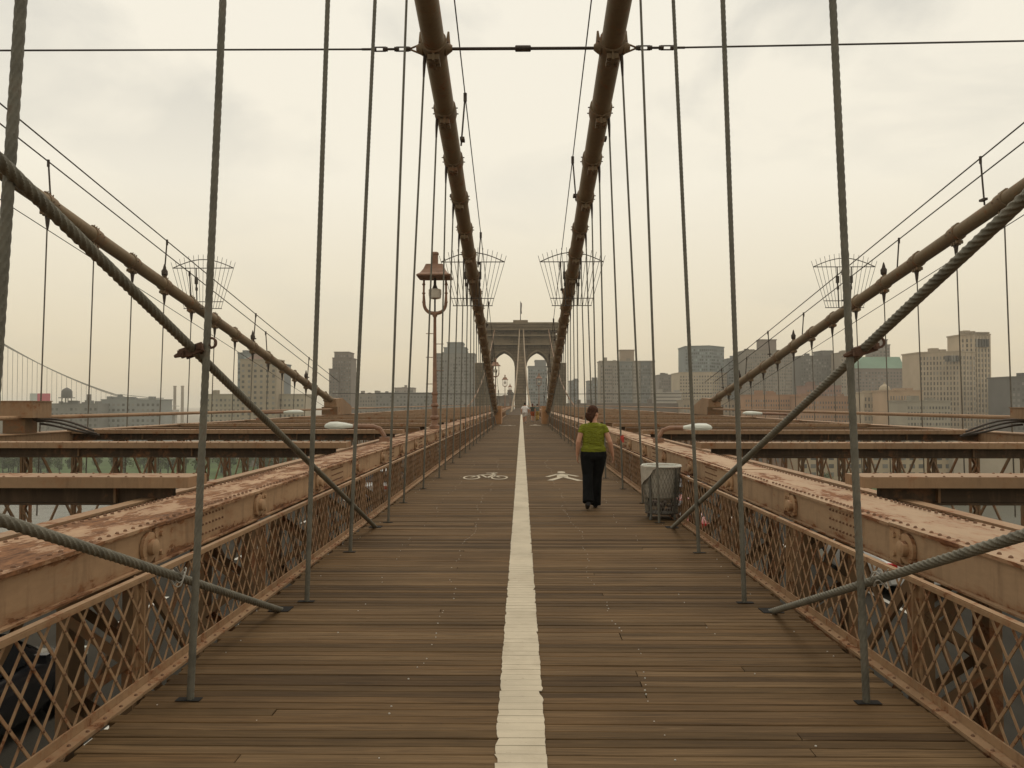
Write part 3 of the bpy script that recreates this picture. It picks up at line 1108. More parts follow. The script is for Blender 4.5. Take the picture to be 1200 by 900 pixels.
CT, CB, CX0, CX1 = 0.87, 0.605, 2.60, 3.19
PINY = [5.46 + SP * k for k in range(-3, 46)]
for s in (-1, 1):
    cm = M['chord_rusty'] if s < 0 else M['chord']
    root = thing('inner_truss', (s * 2.9, 2.5, ROADZ), ('tan riveted truss with flaking rusty top chord along the %s' if s < 0 else 'faded tan riveted truss with studded top chord along the %s') % SIDE[s], 'truss')
    o = ORG[root.name]
    ch = MB()
    xs = sorted((s * CX0, s * CX1))
    # cover plates: overlapping lengths of slightly different lift
    yy = -8.0
    j = 0
    while yy < 130:
        Ln = SP * 2
        zl = CT - (0.0 if j % 2 == 0 else 0.007)
        ch.box(xs[0] - 0.022, xs[1] + 0.022, yy, yy + Ln - 0.004, zl - 0.022, zl)
        yy += Ln
        j += 1
    ch.box(xs[0] - 0.02, xs[1] + 0.02, 130, 362, CT - 0.022, CT)
    for xw in (CX0 + 0.012, CX1 - 0.012):
        ch.box(s * xw - 0.009, s * xw + 0.009, -8, 362, CB, CT - 0.0295)
    ch.box(*sorted((s * (CX0 - 0.035), s * (CX0 + 0.09))), -8, 362, CB - 0.014, CB - 0.001)
    ch.box(*sorted((s * (CX1 - 0.09), s * (CX1 + 0.035))), -8, 362, CB - 0.014, CB - 0.001)
    chord = ch.build('top_chord', cm, root)
    # rivets
    rv = MB()
    yy = 2.5
    while yy < 26:
        for x in (CX0 + 0.035, CX1 - 0.035):
            r = 0.014
            if random.random() < 0.95:
                rv.lathe((s * x, yy, CT - 0.002), [(r, 0), (r * 0.85, 0.010), (r * 0.35, 0.016)], 7)
        ph = ((yy - PINY[0]) % (2 * SP)) - SP * (1 if s > 0 else 1)
        if 0.75 < ph < 1.45:                     # splice plate rivets on the inner face
            for z in (0.66, 0.735, 0.81):
                c = Vector((s * (CX0 + 0.003), yy, z))
                rv.tube([c, c + Vector((-s * 0.008, 0, 0)), c + Vector((-s * 0.014, 0, 0))], [0.011, 0.009, 0.004], 6)
        yy += 0.105 if 0.75 > ph or ph > 1.45 else 0.07
    rv.build('rivets', M['rivet'], chord, kind='stuff')
    # pin joints: plate, boss ring, pin
    pj = MB()
    pj.box(*sorted((s * (CX0 - 0.012), s * CX0)), 0.10, 0.26, CB + 0.002, CT - 0.03)
    pj.box(*sorted((s * (CX0 - 0.020), s * CX0)), 0.085, 0.10, CB + 0.002, CT - 0.03)
    c = Vector((s * CX0, 0, 0.725))
    ax = Vector((-s, 0, 0))
    pj.tube([c, c + ax * 0.025, c + ax * 0.028, c + ax * 0.028, c + ax * 0.065, c + ax * 0.075], [0.105, 0.105, 0.09, 0.055, 0.055, 0.03], 16)
    for e in (-1, 1):
        pj.tube([c + Vector((0, 0.075 * e, 0.07 * e)), c + Vector((0, 0.075 * e, 0.07 * e)) + ax * 0.035], 0.018, 6)
    for z in (0.66, 0.79):
        pj.tube([(s * (CX0 - 0.012), 0.18, z), (s * (CX0 - 0.03), 0.18, z)], 0.020, 6)
    pme = pj.mesh('pin_joint', M['chord_rusty'], True)
    for yk in PINY[:30]:
        link('pin_joint', pme, root, Vector((0, yk, 0)) - o)
    lp = laced_post(s * 2.63, s * 3.16, 0.085, ROADZ + 0.002, CB - 0.016).mesh('laced_post', M['truss'])
    for yk in PINY:
        link('laced_post', lp, root, Vector((0, yk, 0)) - o)
    dg = MB()
    for x in (2.66, 3.12):
        dg.bar((s * x, 0.0, CB - 0.02), (s * x, SP * 1.5, ROADZ + 0.1), 0.03, 0.075, (0, 0, 1))
    dme = dg.mesh('diagonal_bar', M['truss'])
    dg = MB()
    for x in (2.72, 3.06):
        dg.bar((s * x, SP * 1.5, CB - 0.02), (s * x, 0, ROADZ + 0.1), 0.02, 0.05, (0, 0, 1))
    dme2 = dg.mesh('counter_bar', M['truss'])
    for yk in PINY[::1]:
        link('diagonal_bar', dme, root, Vector((0, yk, 0)) - o)
        link('counter_bar', dme2, root, Vector((0, yk, 0)) - o)
    MB().box(*sorted((s * 2.62, s * 3.17)), -8, 362, ROADZ - 0.42, ROADZ - 0.001).build('bottom_chord', M['truss'], root)
    # stringer running just outside the chord, with clips
    st = MB()
    st.box(*sorted((s * 3.62, s * 3.76)), -8, 200, 0.765, 0.785)
    st.box(*sorted((s * 3.68, s * 3.70)), -8, 200, 0.64, 0.764)
    st.box(*sorted((s * 3.62, s * 3.76)), -8, 200, 0.62, 0.639)
    yy = 3.0
    while yy < 40:
        st.box(*sorted((s * 3.20, s * 3.61)), yy, yy + 0.06, 0.66, 0.70)
        yy += 1.143
    st.build('side_stringer', M['beam'], root)

for s in (-1, 1):
    root = thing('outer_truss', (s * 12.45, 9, ROADZ), 'tan lattice truss beyond the roadway below the outer cable, %s' % SIDE[s], 'truss')
    o = ORG[root.name]
    ch = MB()
    ch.box(*sorted((s * 12.2, s * 12.7)), -8, 362, 0.66, 0.95)
    ch.box(*sorted((s * 12.15, s * 12.75)), -8, 362, 0.951, 0.975)
    ch.build('top_chord', M['beam'], root)
    MB().box(*sorted((s * 12.2, s * 12.7)), -8, 362, ROADZ - 0.5, ROADZ - 0.05).build('bottom_chord', M['truss'], root)
    MB().tube([(s * 12.3, -8, 1.36), (s * 12.3, 200, 1.36)], 0.055, 8).build('conduit', M['beam'], root, True)
    lp = laced_post(s * 12.40, s * 12.58, 0.03, ROADZ - 0.05, 0.655, 0.0, 0.05)
    lp.box(*sorted((s * 12.60, s * 12.66)), -0.05, 0.05, ROADZ, 0.655)
    lpm = lp.mesh('laced_post', M['truss'])
    dg = MB()
    dg.bar((s * 12.33, 0, 0.65), (s * 12.33, SP * 1.2, ROADZ + 0.1), 0.03, 0.075)
    dg.bar((s * 12.58, SP * 1.2, 0.65), (s * 12.58, 0, ROADZ + 0.1), 0.03, 0.075)
    dgm = dg.mesh('cross_bracing', M['truss'])
    for yk in [4.0 + SP * k for k in range(-4, 70)]:
        link('laced_post', lpm, root, Vector((0, yk, 0)) - o)
        link('cross_bracing', dgm, root, Vector((0, yk + 0.1, 0)) - o)

# ------------------------------------------------------------------ cross beams over the roadways
BT = 1.0
for s in (-1, 1):
    xa, xb = sorted((s * 3.225, s * 12.28))
    tf = MB()
    tf.box(xa, xb, -0.22, 0.22, BT - 0.105, BT)
    tfm = tf.mesh('top_flange', M['beam'])
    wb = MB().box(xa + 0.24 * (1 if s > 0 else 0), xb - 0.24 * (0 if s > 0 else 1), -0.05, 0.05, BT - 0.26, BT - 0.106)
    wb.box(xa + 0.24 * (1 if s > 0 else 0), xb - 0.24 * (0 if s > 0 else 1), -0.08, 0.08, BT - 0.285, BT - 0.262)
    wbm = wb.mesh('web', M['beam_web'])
    rv = MB()
    x = xa + 0.1
    while x < xb:
        for yy in (-0.18, 0.18):
            rv.lathe((x, yy, BT - 0.002), [(0.014, 0), (0.012, 0.008), (0.004, 0.013)], 6)
        x += 0.17
    rvm = rv.mesh('rivets', M['rivet'])
    brm = MB().box(-0.012, 0.012, -0.10, -0.051, BT - 0.26, BT - 0.107).mesh('stiffener', M['truss'])
    for k in range(0, 35):
        yk = 7.85 + 6.86 * k
        if k > 14 and k % 2: pass
        root = thing('cross_beam', (0, yk, 0), '%s tan steel cross beam over the roadway past the low stay rope, %s' % (ORD[k], SIDE[s]), 'beam', 'cross beams over the roadway, ' + SIDE[s], 'thing')
        root.location.z = random.uniform(-0.012, 0.012)
        link('top_flange', tfm, root)
        link('web', wbm, root)
        if k < 6:
            link('rivets', rvm, root)['kind'] = 'stuff'
            for q in range(4):
                link('stiffener', brm, root, (s * (4.0 + 2.1 * q), 0, 0))
        # slimmer purlin halfway to the next one, further out only
    for k in range(2, 26):
        yk = 7.85 + 6.86 * k + 3.43
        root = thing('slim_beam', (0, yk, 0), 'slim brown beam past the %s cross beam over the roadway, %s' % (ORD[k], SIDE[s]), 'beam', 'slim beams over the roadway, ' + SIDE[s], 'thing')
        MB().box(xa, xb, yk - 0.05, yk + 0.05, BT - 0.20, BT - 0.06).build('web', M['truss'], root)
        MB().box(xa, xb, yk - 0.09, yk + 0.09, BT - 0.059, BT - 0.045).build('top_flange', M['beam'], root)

# boxes on the outer trusses
for s, yb in ((-1, 19.3), (1, 18.9)):
    root = thing('steel_box', (s * 12.35, yb, 0.975), 'brown sheet steel box on top of the outer truss, %s' % SIDE[s], 'steel box')
    x0, x1 = sorted((s * 11.95, s * 13.0))
    z0, z1 = (1.36, 1.76) if s < 0 else (1.34, 1.60)
    MB().box(x0 + 0.25, x1 - 0.25, yb + 0.1, yb + 0.6, 0.98, z0 - 0.001).build('pedestal', M['truss'], root)
    MB().box(x0, x1, yb, yb + 0.78, z0, z1).build('housing', M['beam'], root)
    MB().box(x0 - 0.02, x1 + 0.02, yb - 0.02, yb + 0.80, z1 + 0.001, z1 + 0.02).build('lid', M['beam'], root)
    cc = MB()
    for j in range(3):
        pts = [(s * (12.1 - 1.5 * t), yb + 0.3 + 0.12 * j, 1.30 - 0.07 * j - 0.22 * t * t + 0.05 * math.sin(4 * t + j)) for t in [i / 8 for i in range(9)]]
        cc.tube(pts, 0.028, 6)
    cc.build('cable_bundle', M['iron'], root, True)

# ------------------------------------------------------------------ lamps
def lamp_post(s, y, lab, x=2.95):
    bx, z0 = s * x, CT
    root = thing('lamp_post', (bx, y, z0), lab, 'lamp post', 'lantern lamp posts along the trusses')
    c = (bx, y, z0)
    MB().lathe(c, [(0.17, 0), (0.17, 0.10), (0.12, 0.14), (0.10, 0.30), (0.15, 0.34), (0.15, 0.40), (0.10, 0.45), (0.09, 0.72), (0.13, 0.76), (0.13, 0.81), (0.085, 0.86), (0.080, 1.12), (0.105, 1.15), (0.105, 1.20), (0.075, 1.25), (0.056, 2.9), (0.050, 3.75), (0.085, 3.80), (0.085, 3.86), (0.05, 3.9)], 14).build('post', M['lamp_metal'], root, True)
    for i, z in enumerate((1.5, 1.95, 2.4, 2.85, 3.2)):
        e = 1 if i % 2 else -1
        MB().tube([(bx, y, z0 + z), (bx + 0.30 * e, y, z0 + z)], 0.014, 5).build('climbing_rung', M['lamp_metal'], root)
    # U-shaped cradle with four uprights
    cr = MB()
    zc = z0 + 4.25
    for ax, ay in ((1, 0), (-1, 0)):
        pts = []
        for i in range(9):
            t = math.pi / 2 * i / 8
            r = 0.37 * math.sin(t) ** 0.75
            pts.append((bx + ax * r, y + ay * r, zc - 0.36 * math.cos(t)))
        pts.append((bx + ax * 0.38, y + ay * 0.38, zc + 0.3))
        pts.append((bx + ax * 0.37, y + ay * 0.37, zc + 0.86))
        cr.tube(pts, [0.065] * 3 + [0.055] * 6 + [0.036] * 2, 8)
        for z in (0.02, 0.32, 0.62):
            cr.ell((bx + ax * 0.38, y + ay * 0.38, zc + z), (0.06, 0.06, 0.045), 8, 5)
    cr.build('cradle', M['lamp_metal'], root, True)
    rf = MB()
    rings = []
    for r, z in ((0.57, 0.84), (0.57, 0.89), (0.46, 0.96), (0.36, 1.10), (0.30, 1.24), (0.29, 1.27), (0.10, 1.275), (0.10, 1.62), (0.12, 1.63), (0.12, 1.69), (0.06, 1.72)):
        rings.append([(bx + r * ux, y + r * uy, zc + z) for ux, uy in ((1, -.86), (1, .86), (.86, 1), (-.86, 1), (-1, .86), (-1, -.86), (-.86, -1), (.86, -1))])
    rf.loft(rings)
    rf.build('roof', M['lamp_metal'], root)
    g = MB().lathe((bx, y, zc), [(0.10, 0.12), (0.20, 0.15), (0.22, 0.30), (0.215, 0.44), (0.18, 0.46)], 14).build('lens', M['lamp_glass'], root, True)
    MB().lathe((bx, y, zc), [(0.10, 0.47), (0.05, 0.60), (0.04, 0.84)], 10).tube([(bx, y, zc - 0.33), (bx, y, zc + 0.13)], 0.03, 8).build('lamp_holder', M['iron'], root, True)


lamp_post(-1, 26.8, 'tall brown lantern lamp post on the rusty truss, before the lattice tower cables')
lamp_post(-1, 90, 'far brown lantern lamp post beyond the wooden cable box, in front of the arch', 2.95)
lamp_post(-1, 142, 'small far lantern lamp post seen within the arch beside the tower pier', 2.95)
lamp_post(-1, 205, 'tiny farthest lantern lamp post low within the tower arch', 2.95)
lamp_post(1, 135, 'far lantern lamp post against the glass tower seen through the arch', 2.95)


def luminaire(s, p, Ln, armx, lab, z):
    x, y = p
    root = thing('road_luminaire', (s * armx, y, z - 0.3), lab, 'street light', 'pale road luminaires over the roadway')
    rings = []
    for t, w, h in ((0, .05, .045), (.12, .07, .06), (.3, .11, .085), (.55, .15, .105), (.8, .145, .10), (.95, .09, .06), (1.0, .02, .02)):
        xx = s * (x + Ln * t)
        rings.append([(xx, y + w * math.cos(2 * math.pi * j / 12), z + h * max(-0.45, math.sin(2 * math.pi * j / 12))) for j in range(12)])
    MB().loft(rings).build('head', M['luminaire'], root, True)
    MB().tube([(s * armx, y, z - 0.22), (s * (armx + 0.1), y, z - 0.05), (s * (armx + 0.25), y, z), (s * (x + 0.02), y, z)] if x > armx + .3 else [(s * armx, y, z - 0.22), (s * armx, y, z - 0.03), (s * (x + 0.02), y, z)], 0.05, 8).build('arm', M['lamp_metal'], root, True)
    MB().obox((s * armx, y, z - 0.27), (0.1, 0, 0), (0, 0.1, 0), (0, 0, 0.05)).build('bracket', M['lamp_metal'], root)


luminaire(-1, (3.62, 17.0), 0.62, 2.95, 'pale streetlight head on a short arm off the rusty truss', 1.22)
luminaire(1, (3.48, 17.4), 0.64, 2.95, 'pale streetlight head on a short arm off the basket-side truss', 1.18)
luminaire(-1, (9.6, 32.0), -0.8, 10.6, 'pale streetlight head reaching in from the lamp-post-side outer truss', 1.36)
luminaire(1, (9.9, 33.0), -0.8, 10.9, 'pale streetlight head reaching in from the basket-side outer truss', 1.30)

# wooden boxes round the cables where they meet the walkway
for s in (-1, 1):
    root = thing('cable_box', (s * 2.1, 68, 0), 'orange plywood box around the cable foot on the %s' % SIDE[s], 'wooden box')
    x0, x1 = sorted((s * 1.72, s * 2.28))
    MB().box(x0, x1, 66.5, 70.5, 0, 1.45).build('panel', M['ply'], root)
    MB().box(x0 - 0.03, x1 + 0.03, 66.45, 70.55, 1.451, 1.50).build('lid', M['ply'], root)

# ------------------------------------------------------------------ litter basket
def basket():
    cx, cy = 2.06, 11.95
    root = thing('litter_basket', (cx, cy, 0), 'open wire mesh litter basket lined with a white bag by the railing', 'litter bin')
    rb, rt, z0, z1 = 0.235, 0.285, 0.09, 0.78
    P = lambda a, t: (cx + (rb + (rt - rb) * t) * math.cos(a), cy + (rb + (rt - rb) * t) * math.sin(a), z0 + (z1 - z0) * t)
    wm = MB()
    n = 34
    for i in range(n):
        for e in (-1, 1):
            wm.tube([P(2 * math.pi * (i + e * 5.0 * t / 1.0) / n, t) for t in [j / 6 for j in range(7)]], 0.0036, 4)
    wm.build('wire_mesh', m_plain('grey_bin_wire', (0.20, 0.185, 0.15), 0.5, 0.2, 0.2, 10), root, kind='stuff')
    m = MB()
    m.tube([P(2 * math.pi * i / 28, 1.0) for i in range(29)], 0.015, 8)
    m.tube([P(2 * math.pi * i / 28, 1.0)[:2] + (z1 + 0.012,) for i in range(29)], 0.011, 6)
    m.build('rim', M['luminaire'], root, True)
    m = MB()
    m.tube([P(2 * math.pi * i / 28, 0.0) for i in range(29)], 0.012, 6)
    m.tube([P(2 * math.pi * i / 28, 0.18) for i in range(29)], 0.007, 6)
    m.lathe((cx, cy, z0 - 0.01), [(rb, 0), (rb, 0.008)], 20)
    m.build('base', M['iron'], root)
    for k in range(4):
        a = R(45 + 90 * k) - R(4)
        lg = MB()
        p = [P(a, 1.02), P(a, 0.0)]
        lg.bar(p[0], p[1], 0.038, 0.014, (math.cos(a), math.sin(a), 0))
        lg.bar(p[1], (p[1][0] + 0.02 * math.cos(a), p[1][1] + 0.02 * math.sin(a), 0.0), 0.035, 0.02, (math.cos(a), math.sin(a), 0))
        lg.build('leg', m_plain('bin_leg', (0.10, 0.095, 0.08), 0.6), root)
    bg = MB()
    rings = []
    for t, f in ((0.28, 0.66), (0.34, 0.88), (0.5, 0.93), (0.75, 0.93), (1.0, 0.94)):
        rings.append([(cx + (rb + (rt - rb) * t) * f * (1 + 0.03 * math.sin(7 * a + 9 * t)) * math.cos(a), cy + (rb + (rt - rb) * t) * f * (1 + 0.03 * math.sin(7 * a + 9 * t)) * math.sin(a), z0 + (z1 - z0) * t) for a in [2 * math.pi * j / 32 for j in range(32)]])
    # folded over the rim, hanging down one flank
    for t, f in ((1.03, 0.99), (1.0, 1.07), (0.85, 1.09), (0.6, 1.10)):
        ring = []
        for j in range(32):
            a = 2 * math.pi * j / 32
            hang = max(0.03, math.cos((a - R(182)) * 1.5) if abs(a - R(182)) < R(58) else 0)
            dip = t if t > 0.97 else 1.0 - (1.0 - t) * hang * (1 + 0.12 * math.sin(5 * a))
            ff = f if t > 0.97 else 1.0 + (f - 1.0) * (0.5 + 0.5 * hang)
            r_ = (rb + (rt - rb) * min(1, dip)) * ff * (1 + 0.012 * math.sin(9 * a))
            ring.append((cx + r_ * math.cos(a), cy + r_ * math.sin(a), z0 + (z1 - z0) * dip))
        rings.append(ring)
    t = NT('thin_white_bag')
    nse = t.noise(t.pos((9, 9, 5)), 1.5, 5, 0.6, 0.5)
    t.bump(nse, 0.6, 0.03)
    bmat = t.set(t.val((0.44, 0.40, 0.335), t.rng(nse, 0.3, 0.7, 0.85, 1.1)), 0.45, 0, 0.4)
    t.p.inputs['Transmission Weight'].default_value = 0.0
    bg.loft(rings, caps=False)
    bg.build('bin_bag', bmat, root, True)
    tr = MB()
    rr = random.Random(3)
    for i in range(16):
        a, q = rr.uniform(0, 6.28), rr.uniform(0, 0.15)
        tr.ell((cx + q * math.cos(a), cy + q * math.sin(a), z0 + 0.05 + rr.uniform(0, 0.14)), (rr.uniform(.03, .06), rr.uniform(.03, .06), rr.uniform(.02, .05)), 8, 5)
    tr.build('rubbish', m_plain('dark_rubbish', (0.10, 0.07, 0.06), 0.8, 0, 0.6, 20), root)
    MB().ell((cx + 0.10, cy - 0.14, z0 + 0.47), (0.075, 0.06, 0.10), 10, 7).build('red_wrapper', m_plain('red_wrapper', (0.30, 0.09, 0.06), 0.6), root, True)


basket()
# small red ribbon tied to a suspender beyond the woman
rx_, ry_ = 1.99, 16.05
rbn = MB()
rbn.add([(rx_ - 0.05, ry_ - 0.04, 0.98), (rx_ + 0.06, ry_ - 0.05, 1.05), (rx_ + 0.05, ry_ - 0.03, 1.12), (rx_ - 0.06, ry_ - 0.05, 1.09),
         (rx_ + 0.02, ry_ - 0.04, 0.86), (rx_ + 0.07, ry_ - 0.03, 0.88)], [(0, 1, 2, 3), (0, 4, 5, 1)])
rbn.v = [(rx_ + (a - rx_) * 0.6, ry_ + (b - ry_) * 0.7, 1.02 + (c - 1.02) * 0.6) for a, b, c in rbn.v]
rb_ = rbn.build('ribbon', m_plain('red_ribbon', (0.45, 0.06, 0.04), 0.6))
sol = rb_.modifiers.new('solid', 'SOLIDIFY'); sol.thickness = 0.01
tag(rb_, 'small red ribbon tied to a suspender rope beyond the woman', 'ribbon')


# ------------------------------------------------------------------ people
SKIN = (0.48, 0.25, 0.16)


def remesh(o, vox, smooth=6):
    m = o.modifiers.new('remesh', 'REMESH')
    m.mode = 'VOXEL'
    m.voxel_size = vox
    m.use_smooth_shade = True
    k = o.modifiers.new('smooth', 'SMOOTH')
    k.factor = 0.5
    k.iterations = smooth


def oval(cx, cy, z, rx, ry, n=20):
    return [(cx + rx * math.cos(2 * math.pi * j / n), cy + ry * math.sin(2 * math.pi * j / n), z) for j in range(n)]


def chain(m, pts, rs, n=12):
    m.tube(pts, rs, n)
    m.ell(pts[0], (rs[0],) * 3, n, 7)
    m.ell(pts[-1], (rs[-1],) * 3, n, 7)


def person(loc, lab, g, rz=0.0):
    """Faces +Y. g: heights, stride and clothing."""
    k = g['h'] / 1.67
    root = thing('person', loc, lab, 'person')
    root.rotation_euler = (0, 0, rz)
    root.scale = (k, k, k)
    ORG[root.name] = Vector((0, 0, 0))
    vox = g['vox']
    hipw, chw, shw = g['hip'], g['chest'], g['sh']
    st = g['stride']
    # joints: legs (s=-1 left, +1 right)
    legs = {}
    for s in (-1, 1):
        f = st * s * g['lead']
        hip = Vector((0.095 * s, 0, 0.88))
        ank = Vector((0.075 * s + g.get('footx', 0), f, 0.085 + (0.085 if f < 0 else 0.0) * min(1, abs(st) / 0.18)))
        knee = hip.lerp(ank, 0.47) + Vector((0, 0.045 + 0.05 * (f < 0), 0.01))
        legs[s] = (hip, knee, ank, f < 0)
    arms = {}
    for s in (-1, 1):
        sh = Vector((shw * s * 0.93, 0, 1.335))
        el = Vector(g['elbow'][s])
        wr = Vector(g['wrist'][s])
        arms[s] = (sh, el, wr)
    # --- body
    b = MB()
    b.loft([oval(0, 0, 0.80, 0.13, 0.09), oval(0, 0, 0.90, hipw - 0.015, 0.105), oval(0, 0.005, 1.02, chw - 0.03, 0.09), oval(0, 0.0, 1.18, chw - 0.02, 0.10), oval(0, 0, 1.28, shw * 0.88, 0.095), oval(0, -0.005, 1.365, shw * 0.58, 0.07), oval(0, -0.005, 1.41, 0.065, 0.06)])
    b.tube([(0, -0.005, 1.36), (0, 0.0, 1.43), (0, 0.012, 1.50)], [0.068, 0.055, 0.056], 12)
    yaw = g['yaw']
    rm = Matrix.Rotation(yaw, 3, 'Z')
    hc = Vector((0, 0.012, 1.555))
    hp = lambda v: hc + rm @ Vector(v)
    b.ell(hp((0, 0, 0.02)), (0.075, 0.094, 0.098), 16, 11, rm)
    b.ell(hp((0, 0.03, -0.045)), (0.056, 0.062, 0.068), 14, 9, rm)        # jaw
    b.tube([hp((0, 0.085, 0.02)), hp((0, 0.112, -0.022)), hp((0, 0.095, -0.032))], [0.010, 0.015, 0.013], 8)   # nose
    for s in (-1, 1):
        b.ell(hp((0.077 * s, -0.005, -0.01)), (0.010, 0.020, 0.032), 10, 7, rm)   # ears
    for s in (-1, 1):
        hip, knee, ank, back = legs[s]
        chain(b, [hip, knee, ank], [0.082, 0.055, 0.040])
        sh, el, wr = arms[s]
        chain(b, [sh, sh.lerp(el, 0.5), el, el.lerp(wr, 0.3), wr], [0.042, 0.045, 0.040, 0.040, 0.028])
        # hand: palm, four fingers of different lengths, thumb leaving the side of the palm
        d = (wr - el).normalized()
        d = (d + Vector((0, 0.12, -0.35))).normalized()
        side = Vector((0, 1, 0)) - d * d.y
        side.normalize()
        nrm = d.cross(side)
        pc = wr + d * 0.045
        b.obox(pc, d * 0.045, side * 0.036, nrm * 0.013)
        for q, (off, ln_) in enumerate(((0.028, 0.066), (0.010, 0.078), (-0.009, 0.074), (-0.027, 0.056))):
            p0 = wr + d * 0.080 + side * off
            p1 = p0 + d * ln_ * 0.5 - nrm * 0.006 * s
            p2 = p1 + d * ln_ * 0.45 - nrm * 0.022 * s
            b.tube([p0, p1, p2], [0.010, 0.0092, 0.0075], 8)
        t0 = wr + d * 0.022 + side * 0.030
        b.tube([t0, t0 + d * 0.03 + side * 0.028, t0 + d * 0.062 + side * 0.030], [0.013, 0.0115, 0.009], 8)
    body = b.build('body', m_plain('skin', g.get('skin', SKIN), 0.55, 0, 0.06, 20), root)
    remesh(body, vox, 3)
    # --- face details
    e = MB()
    for s in (-1, 1):
        e.ell(hp((0.031 * s, 0.083, 0.012)), (0.013, 0.008, 0.008), 8, 5, rm)
    e.build('eyes', M['dark_fill'], root)
    MB().ell(hp((0, 0.091, -0.066)), (0.024, 0.008, 0.007), 10, 5, rm).build('mouth', m_plain('lips', (0.36, 0.13, 0.10), 0.5), root)
    # --- hair
    hr = MB()
    hr.ell(hp((0, -0.014, 0.036)), (0.087, 0.098, 0.098), 16, 11, rm)
    if g['hair'] == 'bob':
        hr.ell(hp((0, -0.055, -0.02)), (0.082, 0.055, 0.085), 14, 9, rm)
        hr.ell(hp((0, -0.07, -0.05)), (0.06, 0.05, 0.06), 12, 9, rm)
        hr.tube([hp((-0.01, -0.09, 0.0)), hp((-0.02, -0.10, -0.06)), hp((-0.025, -0.085, -0.115))], [0.060, 0.055, 0.034], 10)
        hr.tube([hp((0.02, -0.085, -0.04)), hp((0.02, -0.085, -0.10)), hp((0.015, -0.07, -0.15))], [0.05, 0.042, 0.02], 10)
    else:
        hr.ell(hp((0, -0.045, -0.005)), (0.080, 0.055, 0.07), 14, 9, rm)
    ht = NT('hair')
    hn = ht.noise(ht.pos((60, 60, 14)), 1.0, 4, 0.6)
    ht.bump(hn, 0.6, 0.01)
    hair = hr.build('hair', ht.set(ht.val(g['haircol'], ht.rng(hn, 0.3, 0.7, 0.55, 1.5)), 0.75, 0, 0.1), root)
    remesh(hair, vox, 3)
    # --- shirt
    sm = MB()
    hem = g['hem']
    sm.loft([oval(0, 0, hem, hipw + 0.002, 0.128, 24), oval(0, 0, hem + 0.06, hipw + 0.002, 0.128, 24), oval(0, 0.005, 1.03, chw, 0.112, 24), oval(0, 0.0, 1.18, chw + 0.004, 0.120, 24), oval(0, 0, 1.27, shw * 0.97, 0.112, 24), oval(0, -0.004, 1.34, shw * 0.86, 0.098, 24), oval(0, -0.004, 1.38, shw * 0.62, 0.082, 24), oval(0, -0.005, 1.405, 0.075, 0.068, 24)])
    for s in (-1, 1):
        sh, el, wr = arms[s]
        f = g['sleeve']
        chain(sm, [sh + Vector((-0.05 * s, 0, 0.0)), sh + Vector((-0.004 * s, 0, -0.012)), sh.lerp(el, f * 0.5)], [0.056, 0.060, 0.059])
        sm.tube([sh.lerp(el, 0.1), sh.lerp(el, f)], [0.056, 0.058], 14)
    sm_m = NT('shirt_cloth')
    n1 = sm_m.noise(sm_m.pos((7, 7, 16)), 1.0, 4, 0.55, 0.6)
    sm_m.bump(n1, 1.0, 0.06)
    shirt = sm.build('shirt', sm_m.set(sm_m.val(g['shirt'], sm_m.rng(n1, 0.3, 0.7, 0.82, 1.15)), 0.85, 0, 0.2), root)
    remesh(shirt, vox, 4)
    # --- trousers
    tr = MB()
    top = g.get('waist', 0.97)
    tr.loft([oval(0, 0, 0.80, hipw * 0.97, 0.118, 24), oval(0, -0.01, 0.86, hipw + 0.012, 0.135, 24), oval(0, -0.005, 0.92, hipw + 0.006, 0.126, 24), oval(0, 0, top, hipw - 0.008, 0.112, 24)])
    for s in (-1, 1):
        hip, knee, ank, back = legs[s]
        if g['trouser'] == 'long':
            end = ank + Vector((0, -0.01, -0.035))
            chain(tr, [hip + Vector((0.006 * s, -0.005, -0.02)), hip.lerp(knee, 0.5) + Vector((0.004 * s, 0, 0)), knee], [0.116, 0.102, 0.082])
            tr.tube([knee, knee.lerp(end, 0.5), end], [0.082, 0.083, 0.092], 14)
        else:
            end = knee + Vector((0, 0, 0.03))
            tr.tube([hip + Vector((0.006 * s, 0, 0.0)), hip.lerp(end, 0.5), end], [0.115, 0.108, 0.104], 14)
    tm = NT('trouser_cloth')
    n2 = tm.noise(tm.pos((8, 8, 5)), 1.0, 4, 0.55, 0.5)
    tm.bump(n2, 0.7, 0.03)
    trs = tr.build('trousers', tm.set(tm.val(g['pants'], tm.rng(n2, 0.3, 0.7, 0.6, 1.5)), 0.9, 0, 0.08), root)
    remesh(trs, vox, 4)
    # --- shoes
    for s in (-1, 1):
        hip, knee, ank, back = legs[s]
        sh_ = MB()
        if back:
            toe = Vector((ank.x, ank.y + 0.155, 0.03))
            heel = ank + Vector((0, -0.045, -0.045))
            sh_.tube([heel, ank.lerp(toe, 0.45) + Vector((0, 0, -0.02)), toe], [0.038, 0.043, 0.030], 12)
        else:
            sh_.tube([ank + Vector((0, -0.055, -0.045)), ank + Vector((0, 0.04, -0.04)), ank + Vector((0.01 * s, 0.13, -0.055)), ank + Vector((0.01 * s, 0.17, -0.06))], [0.036, 0.044, 0.034, 0.022], 12)
        so = sh_.build('shoe', m_plain('shoe', g['shoe'], 0.5, 0, 0.2, 20), root, True)
    return root


